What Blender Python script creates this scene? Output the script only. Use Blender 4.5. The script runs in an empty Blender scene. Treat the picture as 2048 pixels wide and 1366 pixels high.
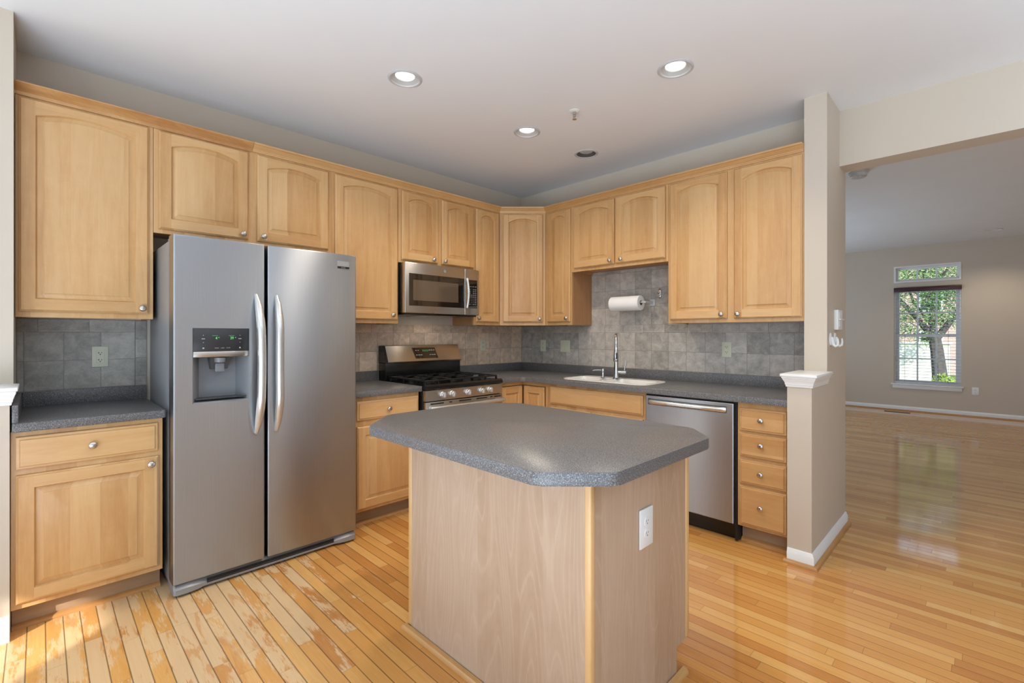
import bpy, bmesh, math, random
from mathutils import Vector, Matrix
random.seed(7)
sc = bpy.context.scene
COL = sc.collection
IN = 0.0254
R = math.radians

# ------------------------------------------------------------------ camera, sky, sun, large lights, exposure
cam_d = bpy.data.cameras.new('camera'); cam = bpy.data.objects.new('camera', cam_d); COL.objects.link(cam)
cam.location = (138.4*IN, -142.27*IN, 50.143*IN)
cam.rotation_euler = (R(90), 0, R(44.74))
cam_d.sensor_width = 36.0
cam_d.lens = 946.09/2048*36.0
cam_d.shift_x = -10.39/2048
cam_d.shift_y = -14.8/2048
cam_d.clip_start = 0.02
sc.camera = cam
sc.view_settings.view_transform = 'Standard'
sc.view_settings.look = 'None'
sc.view_settings.exposure = -0.24
sc.view_settings.gamma = 1.0
sc.view_settings.use_curve_mapping = False

world = bpy.data.worlds.new('sky'); sc.world = world; world.use_nodes = True
wn = world.node_tree; wn.nodes.clear()
w_out = wn.nodes.new('ShaderNodeOutputWorld'); w_bg = wn.nodes.new('ShaderNodeBackground')
w_tc = wn.nodes.new('ShaderNodeTexCoord'); w_sep = wn.nodes.new('ShaderNodeSeparateXYZ'); w_cr = wn.nodes.new('ShaderNodeValToRGB')
w_cr.color_ramp.elements[0].position = 0.0; w_cr.color_ramp.elements[0].color = (0.80, 0.90, 1.0, 1)
w_cr.color_ramp.elements[1].position = 0.6; w_cr.color_ramp.elements[1].color = (0.30, 0.52, 0.95, 1)
wn.links.new(w_tc.outputs['Generated'], w_sep.inputs[0]); wn.links.new(w_sep.outputs['Z'], w_cr.inputs[0])
wn.links.new(w_cr.outputs[0], w_bg.inputs['Color']); w_bg.inputs['Strength'].default_value = 2.4
wn.links.new(w_bg.outputs[0], w_out.inputs['Surface'])

def area_light(name, loc, rot, sx, sy, power, color=(1, 1, 1)):
    d = bpy.data.lights.new(name, 'AREA'); d.shape = 'RECTANGLE'; d.size = sx*IN; d.size_y = sy*IN
    d.energy = power; d.color = color
    o = bpy.data.objects.new(name, d); COL.objects.link(o)
    o.location = Vector(loc)*IN; o.rotation_euler = rot
    return o
sun_d = bpy.data.lights.new('sun', 'SUN'); sun_d.energy = 8.0; sun_d.angle = R(0.6); sun_d.color = (1.0, 0.95, 0.86)
sun = bpy.data.objects.new('sun', sun_d); COL.objects.link(sun)
_el = R(25.0); _to = Vector((0.59*math.cos(_el), -0.81*math.cos(_el), math.sin(_el)))
sun.rotation_euler = _to.to_track_quat('Z', 'Y').to_euler()
# daylight from the breakfast side, plus an added unseen fill lighting the living room
area_light('daylight_patio_door', (2, -226, 46), (R(98), 0, R(-90)), 96, 84, 52, (0.62, 0.82, 1.0))
area_light('daylight_breakfast_left', (66, -287, 44), (R(98), 0, 0), 112, 84, 20, (0.60, 0.80, 1.0))
area_light('daylight_breakfast_right', (205, -287, 44), (R(98), 0, 0), 112, 84, 46, (0.60, 0.80, 1.0))
area_light('fill_living', (3, 150, 52), (R(122), 0, R(-90)), 110, 64, 100, (0.60, 0.79, 1.0))
# added upward fills, out of view beside and behind the camera, brighten the ceiling
area_light('ceiling_fill', (172, -196, 6), (R(180), 0, 0), 180, 100, 300, (0.56, 0.77, 1.0))
area_light('ceiling_fill_side', (235, -75, 76), (R(180), 0, 0), 150, 130, 80, (0.60, 0.79, 1.0))

# ------------------------------------------------------------------ node helpers
def lin(h):
    c = [h[0]/255.0, h[1]/255.0, h[2]/255.0]
    return tuple((x/12.92 if x <= 0.04045 else ((x+0.055)/1.055)**2.4) for x in c) + (1.0,)

class NT:
    def __init__(s, name):
        s.m = bpy.data.materials.new(name); s.m.use_nodes = True
        s.t = s.m.node_tree; s.t.nodes.clear()
        s.out = s.t.nodes.new('ShaderNodeOutputMaterial')
        s.b = s.t.nodes.new('ShaderNodeBsdfPrincipled')
        s.t.links.new(s.b.outputs[0], s.out.inputs[0])
    def n(s, typ, **kw):
        x = s.t.nodes.new(typ)
        for k, v in kw.items(): setattr(x, k, v)
        return x
    def set(s, sock, v):
        if hasattr(v, 'is_linked') or isinstance(v, bpy.types.NodeSocket): s.t.links.new(v, sock)
        else: sock.default_value = v
    def math(s, op, a, b=None, c=None):
        x = s.n('ShaderNodeMath', operation=op); s.set(x.inputs[0], a)
        if b is not None: s.set(x.inputs[1], b)
        if c is not None: s.set(x.inputs[2], c)
        return x.outputs[0]
    def comb(s, a, b, c=0.0):
        x = s.n('ShaderNodeCombineXYZ'); s.set(x.inputs[0], a); s.set(x.inputs[1], b); s.set(x.inputs[2], c); return x.outputs[0]
    def sep(s, v):
        x = s.n('ShaderNodeSeparateXYZ'); s.set(x.inputs[0], v); return x.outputs
    def obj(s): return s.n('ShaderNodeTexCoord').outputs['Object']
    def rand(s): return s.n('ShaderNodeObjectInfo').outputs['Random']
    def noise(s, v, scale=1.0, detail=3.0, rough=0.55, dist=0.0):
        x = s.n('ShaderNodeTexNoise'); s.set(x.inputs['Vector'], v); x.inputs['Scale'].default_value = scale
        x.inputs['Detail'].default_value = detail; x.inputs['Roughness'].default_value = rough; x.inputs['Distortion'].default_value = dist
        return x.outputs['Fac']
    def white(s, v):
        x = s.n('ShaderNodeTexWhiteNoise', noise_dimensions='3D'); s.set(x.inputs['Vector'], v); return x.outputs['Value']
    def ramp(s, f, stops, interp='LINEAR'):
        x = s.n('ShaderNodeValToRGB'); s.set(x.inputs[0], f); e = x.color_ramp.elements; x.color_ramp.interpolation = interp
        while len(e) < len(stops): e.new(0.5)
        for i, (p, c) in enumerate(stops): e[i].position = p; e[i].color = c
        return x.outputs[0]
    def smooth(s, v, lo, hi):
        x = s.n('ShaderNodeMapRange', interpolation_type='SMOOTHSTEP'); s.set(x.inputs[0], v)
        x.inputs[1].default_value = lo; x.inputs[2].default_value = hi; return x.outputs[0]
    def mix(s, f, a, b, mode='MIX'):
        x = s.n('ShaderNodeMix', data_type='RGBA', blend_type=mode); s.set(x.inputs[0], f); s.set(x.inputs[6], a); s.set(x.inputs[7], b)
        return x.outputs[2]
    def bump(s, h, strength=0.3, dist=0.002):
        x = s.n('ShaderNodeBump'); s.set(x.inputs['Height'], h); x.inputs['Strength'].default_value = strength; x.inputs['Distance'].default_value = dist
        s.t.links.new(x.outputs[0], s.b.inputs['Normal']); return x
    def P(s, **kw):
        al = {'color': 'Base Color', 'rough': 'Roughness', 'metal': 'Metallic', 'spec': 'Specular IOR Level', 'coat': 'Coat Weight', 'coatr': 'Coat Roughness',
              'trans': 'Transmission Weight', 'emit': 'Emission Color', 'emits': 'Emission Strength', 'ior': 'IOR', 'aniso': 'Anisotropic'}
        for k, v in kw.items(): s.set(s.b.inputs[al[k]], v)
        return s.m

def plain(name, rgb, rough=0.5, metal=0.0, var=0.03, scale=9.0, **kw):
    k = NT(name); c = lin(rgb); f = k.noise(k.obj(), scale, 2)
    lo = tuple(max(0, x*(1-var)) for x in c[:3])+(1,); hi = tuple(min(1, x*(1+var)) for x in c[:3])+(1,)
    return k.P(color=k.ramp(f, [(0.3, lo), (0.7, hi)]), rough=rough, metal=metal, **kw)

def wood(name, horiz, light, mid, dark, boards=0.10, rough=0.36, contrast=1.0, coat=0.15, cathedral=0.0):
    k = NT(name); x, y, z = k.sep(k.obj()); r = k.rand()
    s = k.math('ADD', x, y)
    a, b = (z, s) if horiz else (s, z)            # a across the grain, b along it
    ro = k.math('MULTIPLY', r, 37.0)
    bd = k.math('FLOOR', k.math('DIVIDE', k.math('ADD', a, k.math('MULTIPLY', r, 3.3)), boards))
    bw = k.white(k.comb(bd, ro, 1.0))
    ao = k.math('ADD', a, k.math('MULTIPLY', bw, 5.0))
    f1 = k.noise(k.comb(k.math('MULTIPLY', ao, 16.0), k.math('MULTIPLY', b, 1.5), ro), 1.0, 4, 0.6, 0.8)
    f2 = k.noise(k.comb(k.math('MULTIPLY', ao, 260.0), k.math('MULTIPLY', b, 7.0), ro), 1.0, 2)
    f3 = k.noise(k.comb(k.math('MULTIPLY', ao, 9.0), k.math('MULTIPLY', b, 7.0), ro), 1.0, 5, 0.65, 1.6)
    f = k.math('ADD', k.math('MULTIPLY', f1, 0.62*contrast), k.math('MULTIPLY', f2, 0.16))
    f = k.math('ADD', f, k.math('MULTIPLY', bw, 0.30*contrast))
    f = k.math('ADD', f, k.math('MULTIPLY', f3, 0.22*contrast))
    f = k.math('ADD', f, 0.5-0.62*contrast*0.5-0.08-0.15*contrast-0.11*contrast)
    c = k.ramp(f, [(0.22, lin(light)), (0.5, lin(mid)), (0.82, lin(dark))])
    if cathedral:
        h = k.noise(k.comb(k.math('MULTIPLY', a, 5.5), k.math('MULTIPLY', b, 0.55), ro), 1.0, 1, 0.4, 0.3)
        ring = k.math('ABSOLUTE', k.math('SUBTRACT', k.math('FRACT', k.math('ADD', k.math('MULTIPLY', h, 26.0), k.math('MULTIPLY', f2, 0.3))), 0.5))
        c = k.mix(k.math('MULTIPLY', k.smooth(ring, 0.12, 0.0), cathedral), c, lin([min(255, v*1.08) for v in light]))
        c = k.mix(k.math('MULTIPLY', k.smooth(ring, 0.30, 0.46), cathedral*0.5), c, lin(dark))
    fl = k.smooth(f3, 0.70, 0.80)
    c = k.mix(k.math('MULTIPLY', fl, 0.35), c, lin([int(v*0.86) for v in dark]))
    k.bump(f2, 0.04, 0.0005)
    return k.P(color=c, rough=rough, coat=coat, coatr=0.25)

M = {}
M['maple'] = wood('maple_vertical', False, (216, 177, 126), (205, 160, 106), (184, 134, 80))
M['maple_h'] = wood('maple_horizontal', True, (216, 177, 126), (205, 160, 106), (184, 134, 80), boards=0.4)
M['pine'] = wood('pine_horizontal', True, (228, 194, 140), (212, 170, 112), (176, 122, 70), boards=0.3, contrast=1.5)
M['toe'] = wood('toe_kick_laminate', True, (178, 150, 120), (166, 136, 106), (148, 116, 86), boards=0.5, rough=0.5)
M['shoe'] = wood('shoe_moulding_oak', True, (206, 158, 100), (190, 140, 84), (164, 112, 62), boards=0.5)
M['laminate'] = wood('island_laminate', False, (194, 170, 149), (185, 157, 132), (169, 139, 112), boards=0.32, rough=0.42, coat=0.05, cathedral=0.3)
M['edge'] = wood('corner_moulding_maple', False, (230, 192, 140), (219, 177, 122), (203, 156, 100), boards=0.3)
M['side_ply'] = wood('cabinet_side_veneer', False, (190, 142, 98), (176, 128, 84), (158, 110, 68), boards=0.5, rough=0.5)

def ss(name, rgb=(172, 173, 175), rough=0.28, horiz=False, amp=0.05):
    k = NT(name); x, y, z = k.sep(k.obj()); s = k.math('ADD', x, y)
    v = k.comb(k.math('MULTIPLY', s, 3.0), k.math('MULTIPLY', z, 900.0)) if horiz else k.comb(k.math('MULTIPLY', s, 900.0), k.math('MULTIPLY', z, 3.0))
    f = k.noise(v, 1.0, 2); g = k.noise(k.obj(), 1.3, 2)
    c = lin(rgb)
    tg = k.n('ShaderNodeTangent', direction_type='RADIAL', axis='Z'); k.t.links.new(tg.outputs[0], k.b.inputs['Tangent']); k.b.inputs['Anisotropic Rotation'].default_value = 0.25
    k.bump(f, 0.02, 0.0003)
    return k.P(color=k.ramp(f, [(0.3, tuple(q*(1-amp) for q in c[:3])+(1,)), (0.7, tuple(min(1, q*(1+amp)) for q in c[:3])+(1,))]), metal=1.0,
               rough=k.math('ADD', rough-0.05, k.math('MULTIPLY', g, 0.1)), aniso=0.8)
M['steel'] = ss('brushed_stainless', (170, 174, 180), 0.37)
M['steel_h'] = ss('brushed_stainless_horizontal', (190, 186, 180), 0.27, True)
M['steel_side'] = plain('grey_painted_steel', (150, 152, 155), 0.4, 0.3)
M['handle'] = plain('satin_metal_handle', (212, 211, 208), 0.26, 0.75)
M['nickel'] = plain('satin_nickel', (196, 192, 188), 0.24, 1.0)
M['chrome'] = plain('chrome', (205, 207, 210), 0.08, 1.0)
M['black'] = plain('black_enamel', (17, 17, 18), 0.18, 0.0)
M['blackmat'] = plain('black_matte', (20, 20, 21), 0.55)
M['iron'] = plain('cast_iron', (26, 26, 27), 0.42, 0.1)
M['bglass'] = plain('black_glass', (22, 20, 19), 0.05, 0.0, coat=0.6)
M['darkpanel'] = plain('charcoal_display_panel', (44, 44, 46), 0.32)
M['wglass'] = plain('tinted_oven_glass', (88, 76, 64), 0.07, 0.0, coat=0.5)
M['greyplastic'] = plain('grey_plastic', (120, 123, 127), 0.35)
M['darkplastic'] = plain('dark_grey_plastic', (62, 64, 66), 0.4)
M['white'] = plain('white_semi_gloss', (236, 236, 234), 0.35, var=0.01)
M['plate'] = plain('white_plastic', (232, 232, 230), 0.35, var=0.01)
M['ivory'] = plain('ivory_plastic', (206, 206, 182), 0.4, var=0.02)
M['slot'] = plain('socket_dark', (28, 27, 25), 0.6)
M['sink'] = plain('white_composite', (232, 229, 224), 0.22, var=0.01)
M['paper'] = plain('paper_towel', (244, 244, 243), 0.9, var=0.015, scale=300)
M['card'] = plain('cardboard_core', (130, 112, 92), 0.9)
M['clear'] = plain('clear_acrylic', (196, 198, 198), 0.1, 0.0, coat=0.5)
M['valance'] = plain('dark_cherry_valance', (66, 28, 36), 0.35, var=0.1)
M['slat'] = plain('blind_slat', (206, 204, 206), 0.5, var=0.02)
M['label'] = plain('printed_marks', (170, 170, 168), 0.5)
M['label_dim'] = plain('printed_marks_grey', (120, 120, 118), 0.5)
M['greyref'] = plain('grey_reflector', (84, 84, 84), 0.5, 0.0)
M['canwhite'] = plain('grey_baffle', (186, 186, 184), 0.4, 0.0)
M['rim'] = plain('grey_trim_ring', (196, 196, 196), 0.4)
M['unlit'] = plain('unlit_frosted_lens', (196, 196, 196), 0.6)
M['bronze'] = plain('brown_metal_vent', (96, 66, 40), 0.5, 0.3)
def emit(name, rgb, s):
    k = NT(name); f = k.noise(k.obj(), 30, 1); c = lin(rgb)
    return k.P(color=c, emit=k.ramp(f, [(0, c), (1, c)]), emits=s)
M['lamp'] = emit('lamp_lens', (255, 250, 242), 3.0)
M['digit'] = emit('green_digits', (96, 200, 110), 0.9)
M['digit_dim'] = emit('green_digits_dim', (60, 120, 70), 0.35)

def wall_paint(name, rgb):
    k = NT(name); f = k.noise(k.obj(), 2.2, 3); g = k.noise(k.obj(), 420.0, 2); c = lin(rgb)
    k.bump(g, 0.05, 0.0006)
    return k.P(color=k.ramp(f, [(0.3, tuple(q*0.975 for q in c[:3])+(1,)), (0.7, c)]), rough=0.55)
M['wall'] = wall_paint('beige_wall_paint', (205, 192, 175))
M['ceil'] = wall_paint('white_ceiling_paint', (234, 236, 238))

def counter(name):
    k = NT(name); o = k.obj()
    a = k.noise(o, 330.0, 2, 0.6); b = k.noise(o, 210.0, 2, 0.6); g = k.noise(o, 5.0, 3)
    c = k.ramp(a, [(0.32, lin((40, 40, 43))), (0.45, lin((86, 86, 89))), (0.57, lin((112, 111, 112))), (0.66, lin((196, 195, 194)))])
    d = k.ramp(b, [(0.36, lin((34, 34, 37))), (0.47, lin((106, 104, 104)))])
    c = k.mix(0.4, c, d); c = k.mix(k.math('MULTIPLY', g, 0.2), c, lin((92, 88, 86)))
    return k.P(color=c, rough=0.33)
M['counter'] = counter('speckled_grey_laminate')

def floor_mat():
    k = NT('strip_wood_floor'); x, y, z = k.sep(k.obj())
    X = k.math('MULTIPLY', x, 39.3701); Y = k.math('MULTIPLY', y, 39.3701)
    yr = k.math('DIVIDE', k.math('ADD', Y, 300.0), 2.2); row = k.math('FLOOR', yr)
    r1 = k.white(k.comb(row, 3.0, 0.0)); r2 = k.white(k.comb(row, 9.0, 2.0))
    L = k.math('ADD', 17.0, k.math('MULTIPLY', r2, 26.0))
    xr = k.math('DIVIDE', k.math('ADD', X, k.math('ADD', 500.0, k.math('MULTIPLY', r1, 80.0))), L); idx = k.math('FLOOR', xr)
    pr = k.white(k.comb(row, idx, 5.0)); pr2 = k.white(k.comb(row, idx, 11.0))
    fy = k.math('FRACT', yr); fx = k.math('FRACT', xr)
    ey = k.math('MULTIPLY', k.math('MINIMUM', fy, k.math('SUBTRACT', 1.0, fy)), 2.2)
    ex = k.math('MULTIPLY', k.math('MINIMUM', fx, k.math('SUBTRACT', 1.0, fx)), L)
    # gaps are wider where the old boards by the refrigerator have dried out
    old = k.math('MULTIPLY', k.smooth(X, 96.0, 70.0), k.smooth(Y, -60.0, -95.0))
    gw = k.math('ADD', 0.078, k.math('MULTIPLY', old, 0.045))
    def gap(e, w): return k.math('SUBTRACT', 1.0, k.smooth2(e, w))
    def sm(e, w):
        q = k.math('DIVIDE', e, w); q = k.math('MINIMUM', q, 1.0); return k.math('SUBTRACT', 1.0, q)
    seam = k.math('MAXIMUM', sm(ey, gw), k.math('MULTIPLY', sm(ex, 0.045), 0.75))
    po = k.math('MULTIPLY', pr2, 90.0)
    g1 = k.noise(k.comb(k.math('MULTIPLY', X, 0.055), k.math('MULTIPLY', Y, 1.6), po), 1.0, 5, 0.6, 1.2)
    g2 = k.noise(k.comb(k.math('MULTIPLY', X, 0.35), k.math('MULTIPLY', Y, 9.0), po), 1.0, 3, 0.6)
    t = k.math('ADD', k.math('MULTIPLY', pr, 0.62), k.math('MULTIPLY', g1, 0.36))
    t = k.math('ADD', t, k.math('MULTIPLY', k.math('SUBTRACT', g2, 0.5), 0.34))
    c = k.ramp(t, [(0.08, lin((226, 178, 110))), (0.36, lin((216, 158, 86))), (0.62, lin((204, 142, 74))), (0.95, lin((178, 112, 54)))])
    # finish worn off to pale bare wood, and amber stains, in front of the left cabinet and refrigerator
    wr = k.math('MULTIPLY', k.smooth(X, 86.0, 40.0), k.smooth(Y, -88.0, -118.0))
    fine = k.noise(k.comb(k.math('MULTIPLY', X, 0.45), k.math('MULTIPLY', Y, 5.0), po), 1.0, 4, 0.7)
    wn_ = k.noise(k.comb(k.math('MULTIPLY', X, 0.06), k.math('MULTIPLY', Y, 0.22), k.math('MULTIPLY', pr2, 1.2)), 1.0, 4, 0.6, 0.4)
    jit = k.math('ADD', k.math('MULTIPLY', k.math('SUBTRACT', fine, 0.5), 0.30), k.math('MULTIPLY', k.math('SUBTRACT', pr, 0.5), 0.22))
    bare = k.smooth(k.math('ADD', k.math('ADD', wn_, jit), k.math('MULTIPLY', wr, 0.34)), 0.70, 0.80)
    bare = k.math('MULTIPLY', bare, k.smooth(wr, 0.02, 0.2))
    bc = k.mix(g1, lin((228, 200, 158)), lin((212, 176, 128)))
    c = k.mix(k.math('MULTIPLY', bare, 0.85), c, bc)
    st = k.noise(k.comb(k.math('MULTIPLY', X, 0.075), k.math('MULTIPLY', Y, 0.5), k.math('ADD', 19.0, k.math('MULTIPLY', pr2, 2.0))), 1.0, 3, 0.6, 0.5)
    stain = k.math('MULTIPLY', k.smooth(k.math('ADD', st, k.math('MULTIPLY', k.math('SUBTRACT', fine, 0.5), 0.26)), 0.585, 0.66), k.smooth(wr, 0.05, 0.4))
    c = k.mix(k.math('MULTIPLY', stain, 0.62), c, k.mix(g2, lin((214, 154, 82)), lin((184, 114, 52))))
    c = k.mix(k.math('MULTIPLY', seam, 0.92), c, lin((66, 40, 22)))
    rough = k.math('ADD', 0.08, k.math('MULTIPLY', k.math('MAXIMUM', bare, k.math('MULTIPLY', old, 0.45)), 0.33))
    h = k.math('SUBTRACT', k.math('MULTIPLY', g1, 0.10), seam)
    h = k.math('ADD', h, k.math('MULTIPLY', k.math('SINE', k.math('MULTIPLY', fy, 3.1416)), 0.04))
    bp_ = k.bump(h, 0.16, 0.0012); k.t.links.new(bp_.outputs[0], k.b.inputs['Coat Normal'])
    return k.P(color=c, rough=rough, spec=0.5, coat=k.math('MULTIPLY', 0.3, k.math('SUBTRACT', 1.0, k.math('MAXIMUM', bare, k.math('MULTIPLY', old, 0.8)))), coatr=0.10)
NT.smooth2 = lambda s, e, w: e
M['floor'] = floor_mat()

def tile_mat(name, w, h, u0, z0, base, use_x=True, border=False, grout=(112, 107, 100), org=(0, 0, 0)):
    """stone-look ceramic tile: u is x on the sink wall and y on the range wall, in inches from the room corner"""
    k = NT(name); x, y, z = k.sep(k.obj())
    u = k.math('ADD', k.math('MULTIPLY', x if use_x else y, 39.3701), float(org[0] if use_x else org[1])); Z = k.math('ADD', k.math('MULTIPLY', z, 39.3701), float(org[2]))
    a = k.math('DIVIDE', k.math('SUBTRACT', u, u0), w); b = k.math('DIVIDE', k.math('SUBTRACT', Z, z0), h)
    ia = k.math('FLOOR', a); ib = k.math('FLOOR', b); fa = k.math('FRACT', a); fb = k.math('FRACT', b)
    ea = k.math('MULTIPLY', k.math('MINIMUM', fa, k.math('SUBTRACT', 1.0, fa)), w)
    eb = k.math('MULTIPLY', k.math('MINIMUM', fb, k.math('SUBTRACT', 1.0, fb)), h)
    e = k.math('MINIMUM', ea, eb) if not border else ea
    gr = k.math('SUBTRACT', 1.0, k.math('MINIMUM', k.math('DIVIDE', e, 0.095), 1.0))
    pil = k.math('MINIMUM', k.math('DIVIDE', e, 0.22), 1.0)
    rnd = k.white(k.comb(ia, ib, 2.0 if use_x else 7.0))
    v = k.comb(u, Z, k.math('MULTIPLY', rnd, 40.0))
    n1 = k.noise(v, 0.42, 5, 0.6, 0.5); n2 = k.noise(v, 2.6, 4, 0.65)
    t = k.math('ADD', k.math('ADD', k.math('MULTIPLY', n1, 0.7), k.math('MULTIPLY', n2, 0.3)), k.math('MULTIPLY', k.math('SUBTRACT', rnd, 0.5), 0.22))
    bs = base
    c = k.ramp(t, [(0.28, lin([q*0.80 for q in bs])), (0.5, lin(bs)), (0.72, lin([min(255, q*1.17) for q in bs]))])
    hgt = k.math('ADD', pil, k.math('MULTIPLY', n2, 0.25))
    if border:
        # embossed scroll leaves: slanted S curves repeated along the strip
        zz = k.math('DIVIDE', k.math('SUBTRACT', Z, z0), h)
        ph = k.math('ADD', k.math('MULTIPLY', u, 2*math.pi/4.0), k.math('MULTIPLY', k.math('SINE', k.math('MULTIPLY', zz, 6.5)), 1.3))
        s1 = k.math('SINE', ph); ln = k.smooth(k.math('ABSOLUTE', s1), 0.45, 0.0)
        inb = k.math('MULTIPLY', k.smooth(zz, 0.24, 0.34), k.smooth(zz, 0.95, 0.84))
        rail = k.math('MULTIPLY', k.smooth(zz, 0.06, 0.10), k.smooth(zz, 0.20, 0.16))
        lf = k.math('ADD', k.math('MULTIPLY', ln, inb), rail)
        hgt = k.math('ADD', hgt, k.math('MULTIPLY', lf, 1.4))
        c = k.mix(k.math('MULTIPLY', lf, 0.16), c, lin([min(255, q*1.2) for q in bs]))
    c = k.mix(k.math('MULTIPLY', gr, 0.8), c, lin(grout))
    k.bump(hgt, 0.35, 0.0018)
    return k.P(color=c, rough=0.42)
TB = (174, 168, 160)
M['tile_b'] = tile_mat('stone_tile_sink_wall', 6.0, 6.06, 36.0, 38.5, TB, org=(55, 0, 38.4))
M['tile_b2'] = tile_mat('stone_tile_above_border', 6.0, 6.04, 36.0, 53.2, TB, org=(55, 0, 38.4))
M['tile_bb'] = tile_mat('border_tile_sink_wall', 7.7, 2.62, 34.0, 50.6, TB, border=True, org=(55, 0, 38.4))
M['tile_a'] = tile_mat('stone_tile_range_wall', 6.0, 6.06, -0.5, 38.5, (206, 184, 162), use_x=False, org=(0, -43, 38.4))  # same tile, base raised and warmed: light by the range put into the colour
M['tile_ab'] = tile_mat('border_tile_range_wall', 7.8, 2.62, 1.6, 50.6, (206, 184, 162), use_x=False, border=True, org=(0, -43, 38.4))
M['tile_l'] = tile_mat('stone_tile_left_nook', 5.88, 6.06, -126.95, 38.5, (160, 156, 148), use_x=False, org=(0, -135, 38.4))
M['tile_lb'] = tile_mat('border_tile_left_nook', 7.8, 2.62, -126.95, 50.6, (160, 156, 148), use_x=False, border=True, org=(0, -135, 38.4))
M['tile_ls'] = tile_mat('stone_strip_left_nook', 6.0, 4.2, -126.9, 40.6, (160, 156, 148), use_x=False, org=(0, -135, 38.4))

def glass_pane():
    m = bpy.data.materials.new('window_glass'); m.use_nodes = True; t = m.node_tree; t.nodes.clear()
    o = t.nodes.new('ShaderNodeOutputMaterial'); mx = t.nodes.new('ShaderNodeMixShader'); tr = t.nodes.new('ShaderNodeBsdfTransparent'); gl = t.nodes.new('ShaderNodeBsdfGlossy')
    fr = t.nodes.new('ShaderNodeFresnel'); fr.inputs[0].default_value = 1.25
    gl.inputs['Roughness'].default_value = 0.02; tr.inputs[0].default_value = (0.93, 0.96, 0.96, 1)
    t.links.new(fr.outputs[0], mx.inputs[0]); t.links.new(tr.outputs[0], mx.inputs[1]); t.links.new(gl.outputs[0], mx.inputs[2]); t.links.new(mx.outputs[0], o.inputs[0])
    return m
M['glass'] = glass_pane()

# ------------------------------------------------------------------ geometry helpers (inches; floor at z = 0)
class Frame:
    def __init__(s, o=(0, 0), u=(1, 0), d=(0, -1)): s.o, s.u, s.d = o, u, d
    def __call__(s, u, d, z):
        return Vector((s.o[0]+s.u[0]*u+s.d[0]*d, s.o[1]+s.u[1]*u+s.d[1]*d, z))
q2 = 1/math.sqrt(2)
FA = Frame((0, 0), (0, 1), (1, 0))            # range wall: u = y, d = x
FB = Frame((0, 0), (1, 0), (0, -1))           # sink wall: u = x, d = -y
FD = Frame((12, -24), (q2, q2), (q2, -q2))    # diagonal corner face
FW = Frame((0, 0), (1, 0), (0, 1))            # plain x, y, z
FC = Frame((111.89, 0), (0, 1), (1, 0))       # right side of the column
FF = Frame((0, 256.3), (1, 0), (0, -1))       # far living-room wall
FI = Frame((106.3, 0), (0, 1), (1, 0))        # right end of the island

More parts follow.
